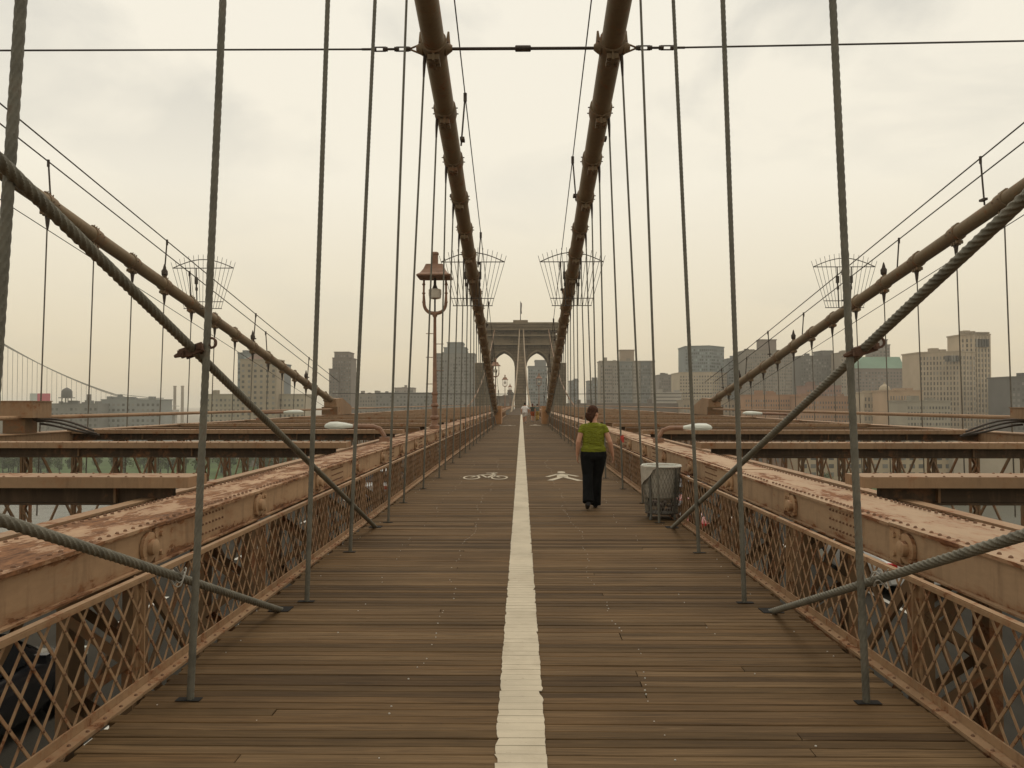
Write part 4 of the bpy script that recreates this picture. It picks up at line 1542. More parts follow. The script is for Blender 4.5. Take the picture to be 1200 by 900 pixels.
person((1.14, 12.97, 0.0), 'woman in olive green t-shirt and black trousers walking away along the planks', dict(
    h=1.67, vox=0.0085, hip=0.205, chest=0.178, sh=0.182, stride=0.20, lead=1, footx=-0.03, yaw=R(-48), hair='bob', haircol=(0.058, 0.027, 0.016),
    elbow={-1: (-0.245, -0.03, 1.09), 1: (0.262, -0.04, 1.09)}, wrist={-1: (-0.255, 0.05, 0.875), 1: (0.315, 0.05, 0.875)},
    shirt=(0.165, 0.178, 0.016), hem=0.925, sleeve=0.42, pants=(0.0085, 0.009, 0.009), trouser='long', shoe=(0.012, 0.010, 0.010)))
person((0.27, 69.5, 0.0), 'distant man in loose white shirt and pale shorts walking on the centre stripe', dict(
    h=1.78, vox=0.016, hip=0.20, chest=0.205, sh=0.21, stride=0.17, lead=-1, yaw=0.1, hair='short', haircol=(0.015, 0.011, 0.010),
    elbow={-1: (-0.29, -0.05, 1.09), 1: (0.29, -0.03, 1.09)}, wrist={-1: (-0.30, 0.06, 0.88), 1: (0.30, 0.08, 0.88)},
    shirt=(0.80, 0.77, 0.75), hem=0.86, sleeve=0.7, pants=(0.55, 0.52, 0.48), trouser='short', shoe=(0.35, 0.33, 0.32)))
person((1.02, 75.0, 0.0), 'distant person in dark shirt and rust orange shorts walking beside the man in white', dict(
    h=1.70, vox=0.016, hip=0.19, chest=0.175, sh=0.19, stride=0.15, lead=1, yaw=-0.3, hair='bob', haircol=(0.10, 0.035, 0.03),
    elbow={-1: (-0.25, -0.04, 1.09), 1: (0.25, -0.04, 1.09)}, wrist={-1: (-0.27, 0.08, 0.88), 1: (0.27, 0.08, 0.88)},
    shirt=(0.06, 0.065, 0.05), hem=0.93, sleeve=0.5, pants=(0.28, 0.075, 0.03), trouser='short', shoe=(0.2, 0.2, 0.22)))
person((1.55, 79.0, 0.0), 'distant person in grey top and ochre trousers nearest the basket-side cable box', dict(
    h=1.68, vox=0.016, hip=0.19, chest=0.175, sh=0.185, stride=0.14, lead=-1, yaw=0.2, hair='short', haircol=(0.06, 0.03, 0.02),
    elbow={-1: (-0.25, -0.04, 1.09), 1: (0.25, -0.04, 1.09)}, wrist={-1: (-0.27, 0.08, 0.88), 1: (0.27, 0.08, 0.88)},
    shirt=(0.14, 0.15, 0.13), hem=0.93, sleeve=0.5, pants=(0.32, 0.20, 0.06), trouser='long', shoe=(0.05, 0.05, 0.05)))


# ------------------------------------------------------------------ cars below
def car(x, y, lab, col, rz=0.0):
    root = thing('car', (x, y, ROADZ), lab, 'car', 'cars on the roadway')
    root.rotation_euler = (0, 0, rz)
    ORG[root.name] = Vector((0, 0, 0))
    pm = NT('car_paint'); pm_ = pm.set(col, 0.22, 0.0, 0.5); pm.p.inputs['Coat Weight'].default_value = 0.25
    b = MB()
    prof = [(-2.25, .35, .62), (-2.2, .30, .80), (-1.9, .26, .90), (-1.35, .22, .93), (0.6, .20, .93), (1.6, .22, .86), (2.1, .26, .74), (2.28, .34, .58)]
    rings = []
    for yy, z0, z1 in prof:
        w = 0.88 if abs(yy) < 1.9 else 0.82 if abs(yy) < 2.2 else 0.70
        rings.append([(-w * .93, yy, z0), (-w, yy, z0 + .12), (-w, yy, z1 - .14), (-w * .93, yy, z1 - .03), (-w * .5, yy, z1), (w * .5, yy, z1), (w * .93, yy, z1 - .03), (w, yy, z1 - .14), (w, yy, z0 + .12), (w * .93, yy, z0)])
    b.loft(rings)
    b.build('body', pm_, root, True)
    c = MB()
    rings = []
    for yy, z, w in ((-1.75, .90, .74), (-1.15, 1.38, .62), (-0.6, 1.45, .60), (0.1, 1.44, .60), (0.45, 1.38, .61), (1.2, .90, .74)):
        rings.append([(-w - (.10 if z > 1 else 0), yy, .88), (-w, yy, z - .03), (-w * .6, yy, z), (w * .6, yy, z), (w, yy, z - .03), (w + (.10 if z > 1 else 0), yy, .88)])
    c.loft(rings)
    c.build('cabin', pm_, root, True)
    for nm2, ya, yb, za, zb in (('rear_window', -1.72, -1.20, .95, 1.37), ('windscreen', 1.17, 0.52, .95, 1.36)):
        g = MB().add([(-.66, ya, za), (.66, ya, za), (.56, yb, zb), (-.56, yb, zb), (-.66, ya + .02 * (1 if ya < 0 else -1), za + .03), (.66, ya + .02 * (1 if ya < 0 else -1), za + .03), (.56, yb, zb + .02), (-.56, yb, zb + .02)],
                     [(0, 1, 2, 3), (4, 5, 6, 7), (0, 1, 5, 4), (1, 2, 6, 5), (2, 3, 7, 6), (3, 0, 4, 7)])
        g.build(nm2, M['car_glass'], root)
    for s in (-1, 1):
        g = MB().add([(s * .795, -1.3, .95), (s * .795, .95, .95), (s * .655, .35, 1.36), (s * .655, -.95, 1.36), (s * .75, -1.3, .95), (s * .75, .95, .95), (s * .60, .35, 1.36), (s * .60, -.95, 1.36)],
                     [(0, 1, 2, 3), (4, 5, 6, 7), (0, 1, 5, 4), (1, 2, 6, 5), (2, 3, 7, 6), (3, 0, 4, 7)])
        g.build('side_window', M['car_glass'], root)
        MB().obox((s * .66, -2.2, .74), (.14, 0, 0), (0, .06, 0), (0, 0, .07)).build('tail_light', m_plain('tail_light_red', (0.45, 0.02, 0.02), 0.25), root)
        MB().obox((s * .60, 2.2, .64), (.15, 0, 0), (0, .06, 0), (0, 0, .06)).build('headlight', M['luminaire'], root)
        MB().obox((s * .93, .75, .98), (.09, 0, 0), (0, .05, 0), (0, 0, .06)).build('mirror', pm_, root)
        for yy in (-1.35, 1.4):
            wl = MB().tube([(s * .70, yy, .32), (s * .89, yy, .32)], .32, 20).build('wheel', M['dark_fill'], root, True)
            MB().tube([(s * .85, yy, .32), (s * .90, yy, .32)], [.20, .18], 16).build('rim', M['luminaire'], wl, True)


car(-7.6, 10.3, 'black car on the roadway beneath the rusty truss', (0.012, 0.012, 0.014))
car(9.15, 20.8, 'white car with red tail lights seen through the basket-side railing', (0.62, 0.62, 0.60))
car(5.0, 27.0, 'red car on the roadway lane next to the basket-side truss', (0.30, 0.03, 0.025))
car(7.0, 38.0, 'dark grey car further along the roadway on the basket side', (0.05, 0.05, 0.055))
car(-6.8, 38.0, 'silver car further along the roadway on the lamp post side', (0.35, 0.35, 0.34))


# ------------------------------------------------------------------ the far tower
def tower():
    TY, D = 370.0, 15.0
    x0 = W(610, TY)
    root = thing('stone_tower', (x0, TY, -44), 'granite bridge tower with two pointed gothic arches under the cables', 'tower')
    top = H(386, TY)
    hw, ac, ah = 16.4, 7.85, 5.15
    spring, peak = H(430, TY), H(412, TY)
    xl = lambda x: x0 + x
    w = MB()
    # piers
    base = -44
    for a, b in ((-hw, -ac - ah), (-ac + ah, ac - ah), (ac + ah, hw)):
        w.box(xl(a), xl(b), TY, TY + D, base, spring)
    # wall over the arches as strips following each pointed arch
    def arch(u):                                # u in -1..1
        a = min(1.0, abs(u))
        rise = peak - spring
        cc = (rise * rise - ah * ah) / (2 * ah)
        rr_ = ah + cc
        return spring + math.sqrt(max(0.0, rr_ * rr_ - (a * ah + cc) ** 2))
    n = 18
    for cxx in (-ac, ac):
        for i in range(n):
            u0, u1 = -1 + 2 * i / n, -1 + 2 * (i + 1) / n
            xa, xb = xl(cxx + ah * u0), xl(cxx + ah * u1)
            za, zb = arch(u0), arch(u1)
            w.add([(xa, TY, za), (xb, TY, zb), (xb, TY, top), (xa, TY, top), (xa, TY + D, za), (xb, TY + D, zb), (xb, TY + D, top), (xa, TY + D, top)],
                  [(0, 1, 2, 3), (7, 6, 5, 4), (0, 4, 5, 1), (3, 2, 6, 7)])
    for a, b in ((-hw, -ac - ah), (-ac + ah, ac - ah), (ac + ah, hw)):
        w.box(xl(a), xl(b), TY, TY + D, spring, top)
    w.build('masonry', M['tower'], root)
    # buttresses stepped back as they rise
    for a, b in ((-hw - 0.6, -hw + 3.2), (-2.1, 2.1), (hw - 3.2, hw + 0.6)):
        bt = MB()
        for k, (z0, z1, pr) in enumerate(((base, spring - 14, 3.6), (spring - 14, spring, 2.9), (spring, top - 7.5, 2.3))):
            bt.box(xl(a) + 0.25 * k, xl(b) - 0.25 * k, TY - pr, TY - 0.003, z0 + 0.002 * k, z1)
        bt.build('buttress', M['tower'], root)
    for e in (-1, 1):
        a, b = sorted((xl(e * (hw + 0.004)), xl(e * 21.3)))
        MB().box(a, b, TY + 1, TY + D - 1, base, spring + 2).build('outer_pier', M['tower'], root)
    # arch mouldings
    for cxx in (-ac, ac):
        mo = MB()
        pts = [(xl(cxx + (ah + 0.35) * u), TY - 0.35, arch(min(1, max(-1, u))) + 0.35) for u in [-1 + 2 * i / 24 for i in range(25)]]
        mo.tube(pts, 0.45, 6)
        mo.build('arch_moulding', M['tower_trim'], root)
    # cornice courses
    cn = MB()
    for z0, z1, pr in ((top - 7.4, top - 6.6, 2.6), (top - 3.4, top - 2.6, 2.9), (top - 0.6, top + 0.9, 3.3), (top + 0.902, top + 2.1, 4.0), (top + 2.102, top + 2.9, 4.6)):
        cn.box(xl(-hw - 0.6 - (pr - 2.3) * 0.4), xl(hw + 0.6 + (pr - 2.3) * 0.4), TY - pr, TY + D + pr - 2, z0, z1)
    cn.build('cornice', M['tower_trim'], root)
    pn = MB()
    for cxx in (-ac - 2, ac + 2):
        pn.box(xl(cxx - 5.2), xl(cxx + 5.2), TY - 0.5, TY - 0.003, top - 6.5, top - 3.5)
    pn.build('frieze_panel', M['tower_trim'], root)
    # saddle housings and flag
    MB().prism([(xl(-3.4), TY - 3), (xl(3.4), TY - 3), (xl(3.4), TY + 6), (xl(-3.4), TY + 6)], top + 2.902, top + 4.1).build('saddle_housing', M['tower_trim'], root)
    fl = thing('flag_pole', (xl(0), TY + 1, top + 4.1), 'flag pole with a hanging flag on top of the stone tower', 'flag pole')
    MB().tube([(xl(0), TY + 1, top + 4.1), (xl(0), TY + 1, top + 13.2)], [0.22, 0.10], 8).build('pole', M['wire'], fl)
    fg = MB()
    for i in range(6):
        for j in range(8):
            f = lambda a, b: (xl(0.1) + 0.45 * a / 6 + 0.08 * math.sin(b), TY + 1 + 0.22 * math.sin(a * 1.7), top + 12.9 - 5.2 * b / 8 - 0.5 * a / 6)
            fg.add([f(i, j), f(i + 1, j), f(i + 1, j + 1), f(i, j + 1)], [(0, 3, 2, 1)])
    fo = fg.build('flag', m_plain('faded_flag', (0.20, 0.16, 0.16), 0.9, 0, 0.5, 0.8), fl)
    fo.modifiers.new('solid', 'SOLIDIFY').thickness = 0.03


tower()

# ------------------------------------------------------------------ the city beyond
BASE = -42.6
_wallmats = {}


def wallmat(c):
    if c not in _wallmats:
        _wallmats[c] = m_plain('facade_%d' % len(_wallmats), c, 0.85, 0, 0.14, 0.06, 0.25)
    return _wallmats[c]


def block(root, px, Z, ytop, col, fl=3.4, cols=(10,), wf=0.5, hf=0.5, glass='glass_dark', back=26, ybot=None, bands=False, name='wall', zoff=None, skew=None, plant=0, piers=0):
    """A block whose front corners stand at the photo columns px; skew gives how far each corner stands back."""
    skew = skew or [0] * len(px)
    pts = [(W(p, Z + d), Z + d) for p, d in zip(px, skew)]
    zt = H(ytop, Z)
    z0 = BASE if ybot is None else H(ybot, Z)
    poly = pts + [(x, Z + back + max(skew)) for x, _ in pts[::-1]]
    # walls run left to right in front, so the outline is counter-clockwise seen from above
    wl = MB().prism(poly, z0, zt)
    wo = wl.build(name, wallmat(col), root)
    MB().prism([(x * 1.0 + (0.5 if i in (len(pts) - 1, len(pts)) else -0.5 if i in (0, len(poly) - 1) else 0), y + (-0.4 if i < len(pts) else 0.4)) for i, (x, y) in enumerate(poly)], zt + 0.01, zt + 1.0).build('parapet', wallmat(tuple(q * 0.86 for q in col)), wo)
    wn = MB()
    zlow = max(z0 + 1.0, -40.0)
    for (a, b), nc in zip(zip(pts, pts[1:]), cols):
        if nc <= 0:
            continue
        d = Vector((b[0] - a[0], b[1] - a[1], 0))
        L_ = d.length
        d.normalize()
        nrm = Vector((d.y, -d.x, 0))
        cw = L_ / nc
        nf = int((zt - 2.0 - zlow) / fl)
        for f in range(nf):
            zc = zt - 2.0 - fl * (f + 0.5)
            if bands:
                c = Vector((a[0], a[1], zc)) + d * L_ / 2
                wn.obox(c, d * L_ * 0.485, nrm * 0.12, (0, 0, fl * hf / 2))
            else:
                for i in range(nc):
                    c = Vector((a[0], a[1], zc)) + d * cw * (i + 0.5)
                    wn.obox(c, d * cw * wf / 2, nrm * 0.12, (0, 0, fl * hf / 2))
        if piers:
            pr = MB()
            for i in range(0, nc + 1, piers):
                c = Vector((a[0], a[1], (zt + zlow) / 2)) + d * min(L_ - cw * 0.12, max(cw * 0.12, cw * i))
                pr.obox(c, d * cw * (1 - wf) * 0.3, nrm * 0.45, (0, 0, (zt - zlow) / 2 - 0.3))
            pr.build('facade_piers', wallmat(tuple(q * 1.08 for q in col)), wo, kind='stuff')
    if wn.v:
        wn.build('windows', M[glass], wo, kind='stuff')
    if not plant and ybot is None and back > 2:
        plant = 3
    if plant:
        rr = random.Random(int(px[0]))
        xa, xb = pts[0][0], pts[-1][0]
        for i in range(plant):
            x = rr.uniform(xa + 2, xb - 5)
            ww, hh = rr.uniform(2.5, 6), rr.uniform(1.5, 4.5)
            MB().box(x, min(x + ww, xb - 0.6), Z + 5 + max(skew) + i * 0.3, Z + 11 + max(skew) - i * 0.2, zt + 0.01, zt + hh).build('roof_plant', wallmat(tuple(q * 0.75 for q in col)), wo)
    return wo


def building(lab, px, Z, ytop, col, cat='building', **kw):
    root = thing('building', (W(sum(px) / len(px), Z), Z, BASE), lab, cat)
    block(root, px, Z, ytop, col, **kw)
    return root


GREY, TANB, SAND = (0.20, 0.185, 0.155), (0.30, 0.245, 0.175), (0.36, 0.31, 0.23)
# --- lamp post side, from the far bridge towards the tower
b = building('brick and cream pedimented block with a broad low wing under the outer cable', (235, 356), 640, 463, SAND, cols=(24,), fl=4.2, wf=0.45, hf=0.45, back=30)
block(b, (280, 323), 632, 422, (0.32, 0.26, 0.185), cols=(6,), fl=4.3, wf=0.42, hf=0.48, back=20, name='gable_front')
pd = MB()
xa, xb, zz = W(286, 634), W(317, 634), H(422, 634)
pd.add([(xa, 634, zz + 1.02), (xb, 634, zz + 1.02), ((xa + xb) / 2 + 3, 640, zz + 6), ((xa + xb) / 2 - 3, 640, zz + 6), (xa, 648, zz + 1.02), (xb, 648, zz + 1.02)], [(0, 1, 2, 3), (4, 0, 3), (1, 5, 2), (5, 4, 3, 2), (0, 4, 5, 1)])
pd.build('hipped_roof', wallmat((0.17, 0.11, 0.085)), b)
building('blue grey glass tower slab behind the pedimented block', (277, 298), 700, 414, (0.16, 0.175, 0.175), cols=(6,), fl=3.3, wf=0.7, hf=0.6, glass='glass_blue')
building('narrow blue grey glass slab peeping out beside the pedimented block', (310, 330), 705, 427, (0.16, 0.175, 0.18), cols=(6,), fl=3.3, wf=0.7, hf=0.6, glass='glass_blue')
b = building('dark stepped brown-grey apartment tower beside the foot of the outer cable', (389, 411), 820, 420, (0.165, 0.135, 0.11), cols=(7,), fl=3.2, piers=2)
block(b, (391, 408), 822, 413, (0.165, 0.135, 0.11), cols=(5,), fl=3.2, name='crown', ybot=421)
block(b, (385, 396), 815, 433, (0.15, 0.125, 0.105), cols=(3,), fl=3.2, name='side_wing')
building('low pale warehouse roofline between the suspender ropes', (418, 455), 900, 462, (0.26, 0.225, 0.18), cols=(12,), fl=4, plant=4)
building('low pink-grey block behind the warehouse roofline', (462, 484), 980, 455, (0.27, 0.225, 0.19), cols=(8,), fl=3.4, plant=2)
building('long grey low shed roof beside the lamp post', (440, 512), 860, 461, (0.20, 0.195, 0.175), cols=(18,), fl=4)
b = building('broad grey apartment slab with a rounded glass crown behind the lamp post', (511, 556), 760, 415, (0.205, 0.200, 0.180), cols=(14,), fl=3.2, wf=0.55, hf=0.5, piers=3)
block(b, (520, 546), 763, 408, (0.185, 0.195, 0.185), cols=(9,), fl=3.2, wf=0.7, hf=0.6, name='crown', ybot=415.2, glass='glass_blue')
block(b, (524, 542), 765, 402, (0.185, 0.195, 0.185), cols=(7,), fl=3.2, wf=0.7, hf=0.6, name='crown_cap', ybot=408.2, glass='glass_blue')
b = building('blue-grey glass tower seen through the tower arch', (619, 641), 800, 430, (0.20, 0.205, 0.195), cols=(8,), fl=3.2, wf=0.6, glass='glass_blue')
block(b, (627, 640), 803, 423, (0.20, 0.205, 0.195), cols=(5,), fl=3.2, name='crown', ybot=430.2, glass='glass_blue')
building('small dark block beside the tower pier seen in the arch', (595, 602), 620, 462, (0.14, 0.125, 0.10), cols=(3,), fl=3.4)
building('low brown block seen at the foot of the arch', (576, 600), 560, 468, (0.16, 0.13, 0.10), cols=(8,), fl=3.4)
# --- basket side
building('narrow bluish tower close beside the stone tower', (668, 678), 900, 447, (0.20, 0.205, 0.20), cols=(4,), fl=3.2, glass='glass_blue')
building('small pale grey block standing before the wide slab', (689, 703), 880, 447, (0.22, 0.215, 0.20), cols=(5,), fl=3.2, glass='glass_blue')
b = building('wide flat grey slab with dark vertical bands and brown rooftop box', (703, 767), 760, 424, (0.27, 0.235, 0.18), cols=(0,), fl=3.3, back=24)
for xa, xb, g, nc in ((704, 717, (0.27, 0.235, 0.19), 6), (725, 741, (0.17, 0.18, 0.165), 8), (751, 762, (0.15, 0.16, 0.15), 6)):
    block(b, (xa, xb), 758.6, 425, g, cols=(nc,), fl=3.3, wf=0.62, hf=0.55, back=1.2, name='bay', ybot=480)
for xa, xb, nc in ((717.6, 724.4, 3), (741.6, 750.4, 4), (762.6, 766.6, 2)):
    block(b, (xa, xb), 759.4, 425.5, (0.27, 0.24, 0.195), cols=(nc,), fl=3.3, wf=0.45, hf=0.5, back=0.5, name='pier_bay', ybot=480)
block(b, (727, 743), 766, 411, (0.29, 0.22, 0.155), cols=(0,), name='rooftop_box', ybot=424.1, back=10)
building('small dark stepped tower between two larger slabs', (772, 788), 940, 440, (0.165, 0.145, 0.125), cols=(6,), fl=3.3, plant=2)
building('low white podium row beneath the small stepped tower', (768, 798), 800, 461, (0.40, 0.37, 0.32), cols=(8,), fl=3.6, hf=0.3, bands=True)
b = building('big two-tone tower with blue glass box above a tan base', (796, 834, 851), 820, 437, (0.40, 0.33, 0.235), cols=(12, 7), fl=3.4, skew=(10, 0, 26), wf=0.5, back=30)
block(b, (803, 831, 848), 823, 406, (0.165, 0.19, 0.19), cols=(12, 8), fl=3.4, skew=(8, 0, 22), wf=0.75, hf=0.6, name='glass_box', ybot=437.3, glass='glass_blue', back=24)
building('slim blue glass tower crossed by the outer cable', (853, 874), 860, 421, (0.19, 0.205, 0.205), cols=(7,), fl=3.3, wf=0.7, hf=0.6, glass='glass_blue')
b = building('large grey-brown twin slab with a rooftop box behind the outer cable', (873, 897, 927), 800, 411, (0.21, 0.185, 0.15), cols=(9, 12), fl=3.3, skew=(6, 0, 12), back=26, piers=3)
block(b, (890, 909), 806, 399, (0.185, 0.15, 0.125), cols=(0,), name='rooftop_box', ybot=410.5, back=12)
b = building('dark slate office slab with a stepped top crossed by the stay rope', (937, 985), 840, 418, (0.125, 0.12, 0.105), cols=(16,), fl=3.3, wf=0.6, hf=0.6, piers=2)
block(b, (962, 975), 843, 412, (0.125, 0.12, 0.105), cols=(4,), fl=3.3, name='crown', ybot=418.1)
building('reddish brick mid-rise before the dark slate slab', (944, 984), 700, 453, (0.24, 0.135, 0.10), cols=(12,), fl=3.6)
building('thin tan tower beside the copper-roofed block', (984, 996), 810, 414, (0.27, 0.225, 0.17), cols=(4,), fl=3.4)
b = building('massive brown block with green copper mansard and square roof tower', (990, 1062), 820, 433, (0.185, 0.15, 0.125), cols=(20,), fl=3.4, back=34)
cu = MB()
xa, xb = W(997, 822), W(1058, 822)
xc, xd = W(1010, 830), W(1052, 830)
za, zb = H(432, 822), H(418, 822)
cu.add([(xa, 822, za), (xb, 822, za), (xb, 850, za), (xa, 850, za), (xc, 830, zb), (xd, 830, zb), (xd, 842, zb), (xc, 842, zb)], [(0, 1, 5, 4), (1, 2, 6, 5), (2, 3, 7, 6), (3, 0, 4, 7), (4, 5, 6, 7)])
cu.build('copper_roof', wallmat((0.17, 0.27, 0.20)), b)
block(b, (1020, 1041), 832, 405, (0.19, 0.165, 0.14), cols=(5,), fl=3.4, name='roof_tower', ybot=420, back=16)
block(b, (1023, 1038), 834, 399, (0.19, 0.165, 0.14), cols=(0,), name='roof_tower_cap', ybot=405.2, back=10)
building('dark grey slab behind the copper-roofed block', (1058, 1074), 900, 436, (0.15, 0.14, 0.125), cols=(5,), fl=3.4)
b = building('tall tan stone block with rooftop arcade and square corner tower', (1075, 1121, 1140), 560, 413, (0.40, 0.325, 0.235), cols=(12, 5), fl=3.6, skew=(14, 0, 8), wf=0.42, hf=0.62, back=26, piers=2)
block(b, (1123, 1138, 1157), 572, 393, (0.42, 0.345, 0.25), cols=(3, 5), fl=3.6, skew=(6, 0, 2), wf=0.40, hf=0.62, name='corner_tower', back=18, piers=1)
ar = MB()
for i in range(12):
    p = 1106 + i * 3.0
    if p < 1122:
        ar.box(W(p, 559), W(p + 1.6, 559), 558.6, 561, H(424, 559), H(417, 559))
for i in range(5):
    ar.box(W(1140.5 + i * 3.2, 572), W(1142.4 + i * 3.2, 572), 571.2, 573.5, H(407, 572), H(398, 572))
ar.build('arcade_openings', M['glass_dark'], b, kind='stuff')
cr_ = MB()
for i in range(18):
    cr_.box(W(1123 + i * 1.95, 571), W(1124 + i * 1.95, 571), 571.5, 573, H(393, 571) + 1.0, H(393, 571) + 2.2)
cr_.build('crenels', wallmat((0.30, 0.245, 0.18)), b, kind='stuff')
building('small dark block with a water tank beside the tan tower', (1156, 1181), 620, 467, (0.14, 0.135, 0.125), cols=(6,), fl=3.6)
building('dark broad block at the end of the skyline past the tan tower', (1181, 1235), 520, 443, (0.135, 0.13, 0.12), cols=(10,), fl=3.6, plant=4)
building('low orange brick terrace beneath the twin slab', (872, 936), 600, 464, (0.34, 0.19, 0.105), cols=(22,), fl=3.4, wf=0.4, plant=3)
building('low orange brick row crossed by the stay rope', (936, 1012), 580, 466, (0.33, 0.19, 0.11), cols=(24,), fl=3.4, wf=0.4)
b = building('cream columned hall with small dome before the copper-roofed block', (1010, 1050), 560, 461, (0.42, 0.34, 0.24), cols=(10,), fl=4.5, wf=0.4, hf=0.6)
MB().lathe((W(1038, 565), 570, H(461, 565)), [(4, 0), (4, 2.4), (3.3, 4.4), (2, 5.8), (0.7, 6.5), (0.4, 8)], 14).build('dome', wallmat((0.33, 0.27, 0.19)), b, True)
building('peach colonnaded low block beneath the dark grey slab', (1040, 1078), 530, 459, (0.40, 0.28, 0.18), cols=(12,), fl=4.2, wf=0.35, hf=0.6)
building('pale low house row below the tan stone block', (1060, 1110), 500, 471, (0.30, 0.27, 0.21), cols=(14,), fl=3.4, plant=5)
building('long tan warehouse wall under the two-tone tower', (800, 880), 620, 470, (0.30, 0.245, 0.175), cols=(20,), fl=3.8)
building('long dark shed line behind the woman between suspenders', (645, 800), 640, 474, (0.16, 0.13, 0.105), cols=(0,))
# waterfront, seen between the cross beams
building('cream waterfront warehouse with rows of large windows below the beams', (935, 1112), 430, 508, (0.40, 0.32, 0.215), cols=(17,), fl=4.4, wf=0.58, hf=0.5, back=30)
building('plain beige waterfront shed beside the cream warehouse', (1113, 1260), 425, 512, (0.36, 0.31, 0.235), cols=(0,), back=30)
building('brick waterfront block with dark windows below the basket-side beams', (760, 932), 450, 503, (0.24, 0.15, 0.10), cols=(18,), fl=4.4, back=30)
building('low grey pier shed beside the park lawn', (290, 420), 560, 505, (0.24, 0.225, 0.19), cols=(14,), fl=5, back=24)
building('long low grey terminal behind the park trees', (-40, 110), 800, 479, (0.26, 0.245, 0.21), cols=(20,), fl=5, back=30)
b = building('pale blue-grey shed with a crane gantry near the far bridge', (116, 186), 760, 469, (0.24, 0.25, 0.235), cols=(12,), fl=5, back=26)
gt = MB()
z0, z1 = H(469, 760) + 1.0, H(462, 760)
gt.box(W(128, 762), W(150, 762), 765, 775, z0, (z0 + z1) / 2)
gt.box(W(132, 762), W(136, 762), 767, 771, (z0 + z1) / 2 + 0.01, z1)
gt.bar((W(122, 762), 769, z0), (W(186, 762), 769, z0 + 1.0), 0.8, 0.8)
gt.bar((W(134, 762), 769, z1), (W(180, 762), 769, z0 + 0.6), 0.5, 0.5)
gt.build('gantry', wallmat((0.18, 0.185, 0.175)), b)
building('low grey sheds with rooftop clutter under the water tank', (55, 112), 740, 474, (0.21, 0.205, 0.185), cols=(10,), fl=5, plant=9, back=20)


def tank(px, Z, yt, yb, lab):
    root = thing('water_tank', (W(px, Z), Z, H(yb, Z)), lab, 'water tank')
    c = (W(px, Z), Z, H(yb, Z))
    h = H(yt, Z) - H(yb, Z)
    MB().lathe(c, [(h * .28, h * .42), (h * .30, h * .44), (h * .29, h * .78), (h * .2, h * .9), (h * .02, h)], 12).build('vessel', wallmat((0.10, 0.10, 0.09)), root, True)
    MB().lathe(c, [(h * .44, h * .37), (h * .44, h * .415)], 12).build('walkway', wallmat((0.12, 0.115, 0.10)), root)
    for a in range(4):
        x, y = h * .24 * math.cos(a * 1.571 + .78), h * .24 * math.sin(a * 1.571 + .78)
        MB().tube([(c[0] + x * 1.2, c[1] + y * 1.2, c[2]), (c[0] + x, c[1] + y, c[2] + h * .37)], h * .03, 5).build('leg', wallmat((0.12, 0.115, 0.10)), root)


tank(75, 740, 454, 474, 'dark water tank on legs above the low sheds')
tank(1170, 610, 457, 468, 'small dark water tank beside the tan corner tower')
bb = thing('billboard', (W(44, 700), 700, H(476, 700)), 'pink and pale billboard beside the brown steel box', 'billboard')
MB().box(W(40, 700), W(55, 700), 700, 700.6, H(470, 700), H(461, 700)).build('pink_panel', wallmat((0.55, 0.13, 0.17)), bb)
MB().box(W(31, 700), W(39.8, 700), 700, 700.6, H(470, 700), H(461, 700)).build('pale_panel', wallmat((0.50, 0.52, 0.49)), bb)
for p in (34, 51):
    MB().box(W(p, 700), W(p + .6, 700), 700.7, 701.3, BASE, H(465, 700)).build('leg', wallmat((0.12, 0.115, 0.10)), bb)
sg = thing('roof_sign', (W(101, 730), 730, H(476, 730)), 'small square dark sign on a post above the low sheds', 'sign')
MB().box(W(98.5, 730), W(104, 730), 730, 730.5, H(469.5, 730), H(462, 730)).build('board', wallmat((0.16, 0.14, 0.13)), sg)
MB().box(W(100.8, 730), W(101.5, 730), 730.6, 731, H(478, 730), H(466, 730)).build('post', wallmat((0.12, 0.115, 0.10)), sg)
for p in (203, 212):
    ck = MB().lathe((W(p, 1100), 1100, BASE), [(2.3, 0), (1.9, H(452, 1100) - BASE - 2), (2.2, H(452, 1100) - BASE - 1.9), (2.2, H(452, 1100) - BASE)], 12).build('chimney_stack', wallmat((0.30, 0.26, 0.21)), None, True, loc=(W(p, 1100), 1100, BASE))
    tag(ck, 'slender twin chimney stack far behind the suspender ropes', 'chimney', 'twin chimney stacks')


# --- the other suspension bridge far upriver
def far_bridge():
    root = thing('suspension_bridge', (-520, 900, -44), 'pale distant suspension bridge with drooping cables beyond the brown steel box', 'bridge')
    bm = wallmat((0.30, 0.29, 0.26))
    def pt(t, dx, dz):
        px = -60 + 260 * t
        py = 366 + 110 * (1 - (1 - t) ** 1.55)
        Z = 640 + 360 * t
        return Vector((W(px, Z) + dx, Z, H(py, Z) + dz))
    for dx, dz in ((-9, 7.0), (-4, 2.0), (4, -4), (9, -8)):
        MB().tube([pt(i / 24, dx, dz * (1 - i / 24)) for i in range(25)], 0.38, 6).build('main_cable', bm, root, True)
    sm = MB()
    for i in range(1, 44):
        p = pt(i / 44, 4, -4 * (1 - i / 44))
        sm.bar(p, (p.x, p.y, -6), 0.32, 0.32)
    sm.build('suspenders', wallmat((0.38, 0.37, 0.33)), root, kind='stuff')
    a, e = pt(0, 0, 0), pt(1, 0, 0)
    MB().bar((a.x, a.y, -9), (e.x, e.y, -9), 18, 6).build('deck', bm, root)
    for t in (0.55, 0.99):
        p = pt(t, 0, 0)
        MB().box(p.x - 8, p.x + 8, p.y - 3, p.y + 3, -44, -12.1).build('pier', bm, root)


far_bridge()


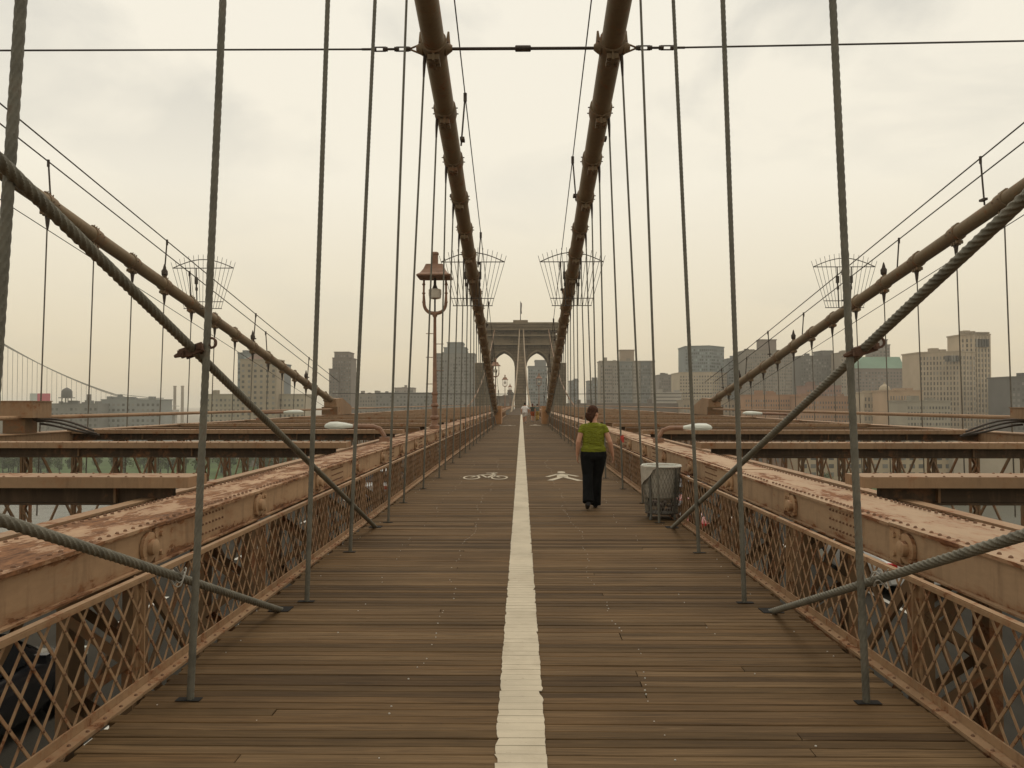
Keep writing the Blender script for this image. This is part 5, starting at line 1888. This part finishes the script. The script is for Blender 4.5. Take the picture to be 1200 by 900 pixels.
# ------------------------------------------------------------------ trees
def tree_proto(i, col):
    rr = random.Random(40 + i)
    tk = MB().tube([(0, 0, 0), (0.2, 0.1, 3), (0.1, 0.2, 6.5)], [0.42, 0.32, 0.2], 7)
    for k in range(5):
        a = rr.uniform(0, 6.28)
        tk.tube([(0.1, 0.1, 3 + k * 0.7), (1.6 * math.cos(a), 1.6 * math.sin(a), 5.2 + k * 0.7), (2.8 * math.cos(a), 2.8 * math.sin(a), 6.6 + k * 0.7)], [0.16, 0.1, 0.05], 5)
    cr = MB()
    cl = []
    for k in range(16):
        a, q, z = rr.uniform(0, 6.28), rr.uniform(0.3, 3.6), rr.uniform(4.2, 10.5)
        q *= 1.0 if z < 8 else 0.6
        cl.append(((q * math.cos(a), q * math.sin(a), z), rr.uniform(1.1, 2.0)))
    for (c, r) in cl:
        for _ in range(34):
            v = Vector((rr.gauss(0, 1), rr.gauss(0, 1), rr.gauss(0, 0.8)))
            v = Vector(c) + v.normalized() * r * rr.uniform(0.55, 1.08)
            n = Vector((rr.gauss(0, 1), rr.gauss(0, 1), rr.gauss(0.4, 1))).normalized()
            u = n.orthogonal().normalized() * rr.uniform(0.25, 0.5)
            w = n.cross(u).normalized() * rr.uniform(0.25, 0.45)
            cr.add([v - u, v - w * 0.8, v + u, v + w], [(0, 1, 2, 3)])
    return tk.mesh('trunk', M['joist'], True), cr.mesh('crown', m_foliage('foliage_%d' % i, col))


protos = [tree_proto(0, (0.060, 0.085, 0.030)), tree_proto(1, (0.050, 0.075, 0.030)), tree_proto(2, (0.075, 0.10, 0.034))]
rr = random.Random(11)
spots = []
for i in range(80):
    px = rr.uniform(-25, 345)
    Z = 497 + rr.random() ** 1.8 * 130 - 0.06 * px
    spots.append((px, Z))
for i in range(8):
    spots.append((rr.uniform(955, 1075), rr.uniform(385, 420)))
for i, (px, Z) in enumerate(spots):
    k = rr.randrange(3)
    side = 'on the far shore of the river beyond the rusty truss' if i < 80 else 'before the cream waterfront warehouse'
    t = thing('tree', (W(px, Z), Z, -42.45), 'leafy green tree ' + side, 'tree', 'park trees ' + side)
    t['label'] = ('broad dark green tree ', 'slim deep green tree ', 'pale green bushy tree ')[k] + side
    sc_ = rr.uniform(0.75, 1.45) if i < 80 else rr.uniform(0.6, 0.9)
    t.scale = (sc_, sc_, sc_ * rr.uniform(0.85, 1.1))
    t.rotation_euler = (0, 0, rr.uniform(0, 6))
    link('trunk', protos[k][0], t)
    link('crown', protos[k][1], t)

# ------------------------------------------------------------------ hazy air
hz = MB().box(-9600, 9600, -1200, 9600, -47.5, 62)
hm = bpy.data.materials.new('pale_haze')
hm.use_nodes = True
hm.node_tree.nodes.clear()
ho = hm.node_tree.nodes.new('ShaderNodeOutputMaterial')
hv = hm.node_tree.nodes.new('ShaderNodeVolumePrincipled')
hv.inputs['Color'].default_value = (0.95, 0.92, 0.84, 1)
hv.inputs['Density'].default_value = 0.00021
hv.inputs['Anisotropy'].default_value = 0.2
hm.node_tree.links.new(hv.outputs[0], ho.inputs['Volume'])
tag(hz.build('haze', hm), kind='stuff')
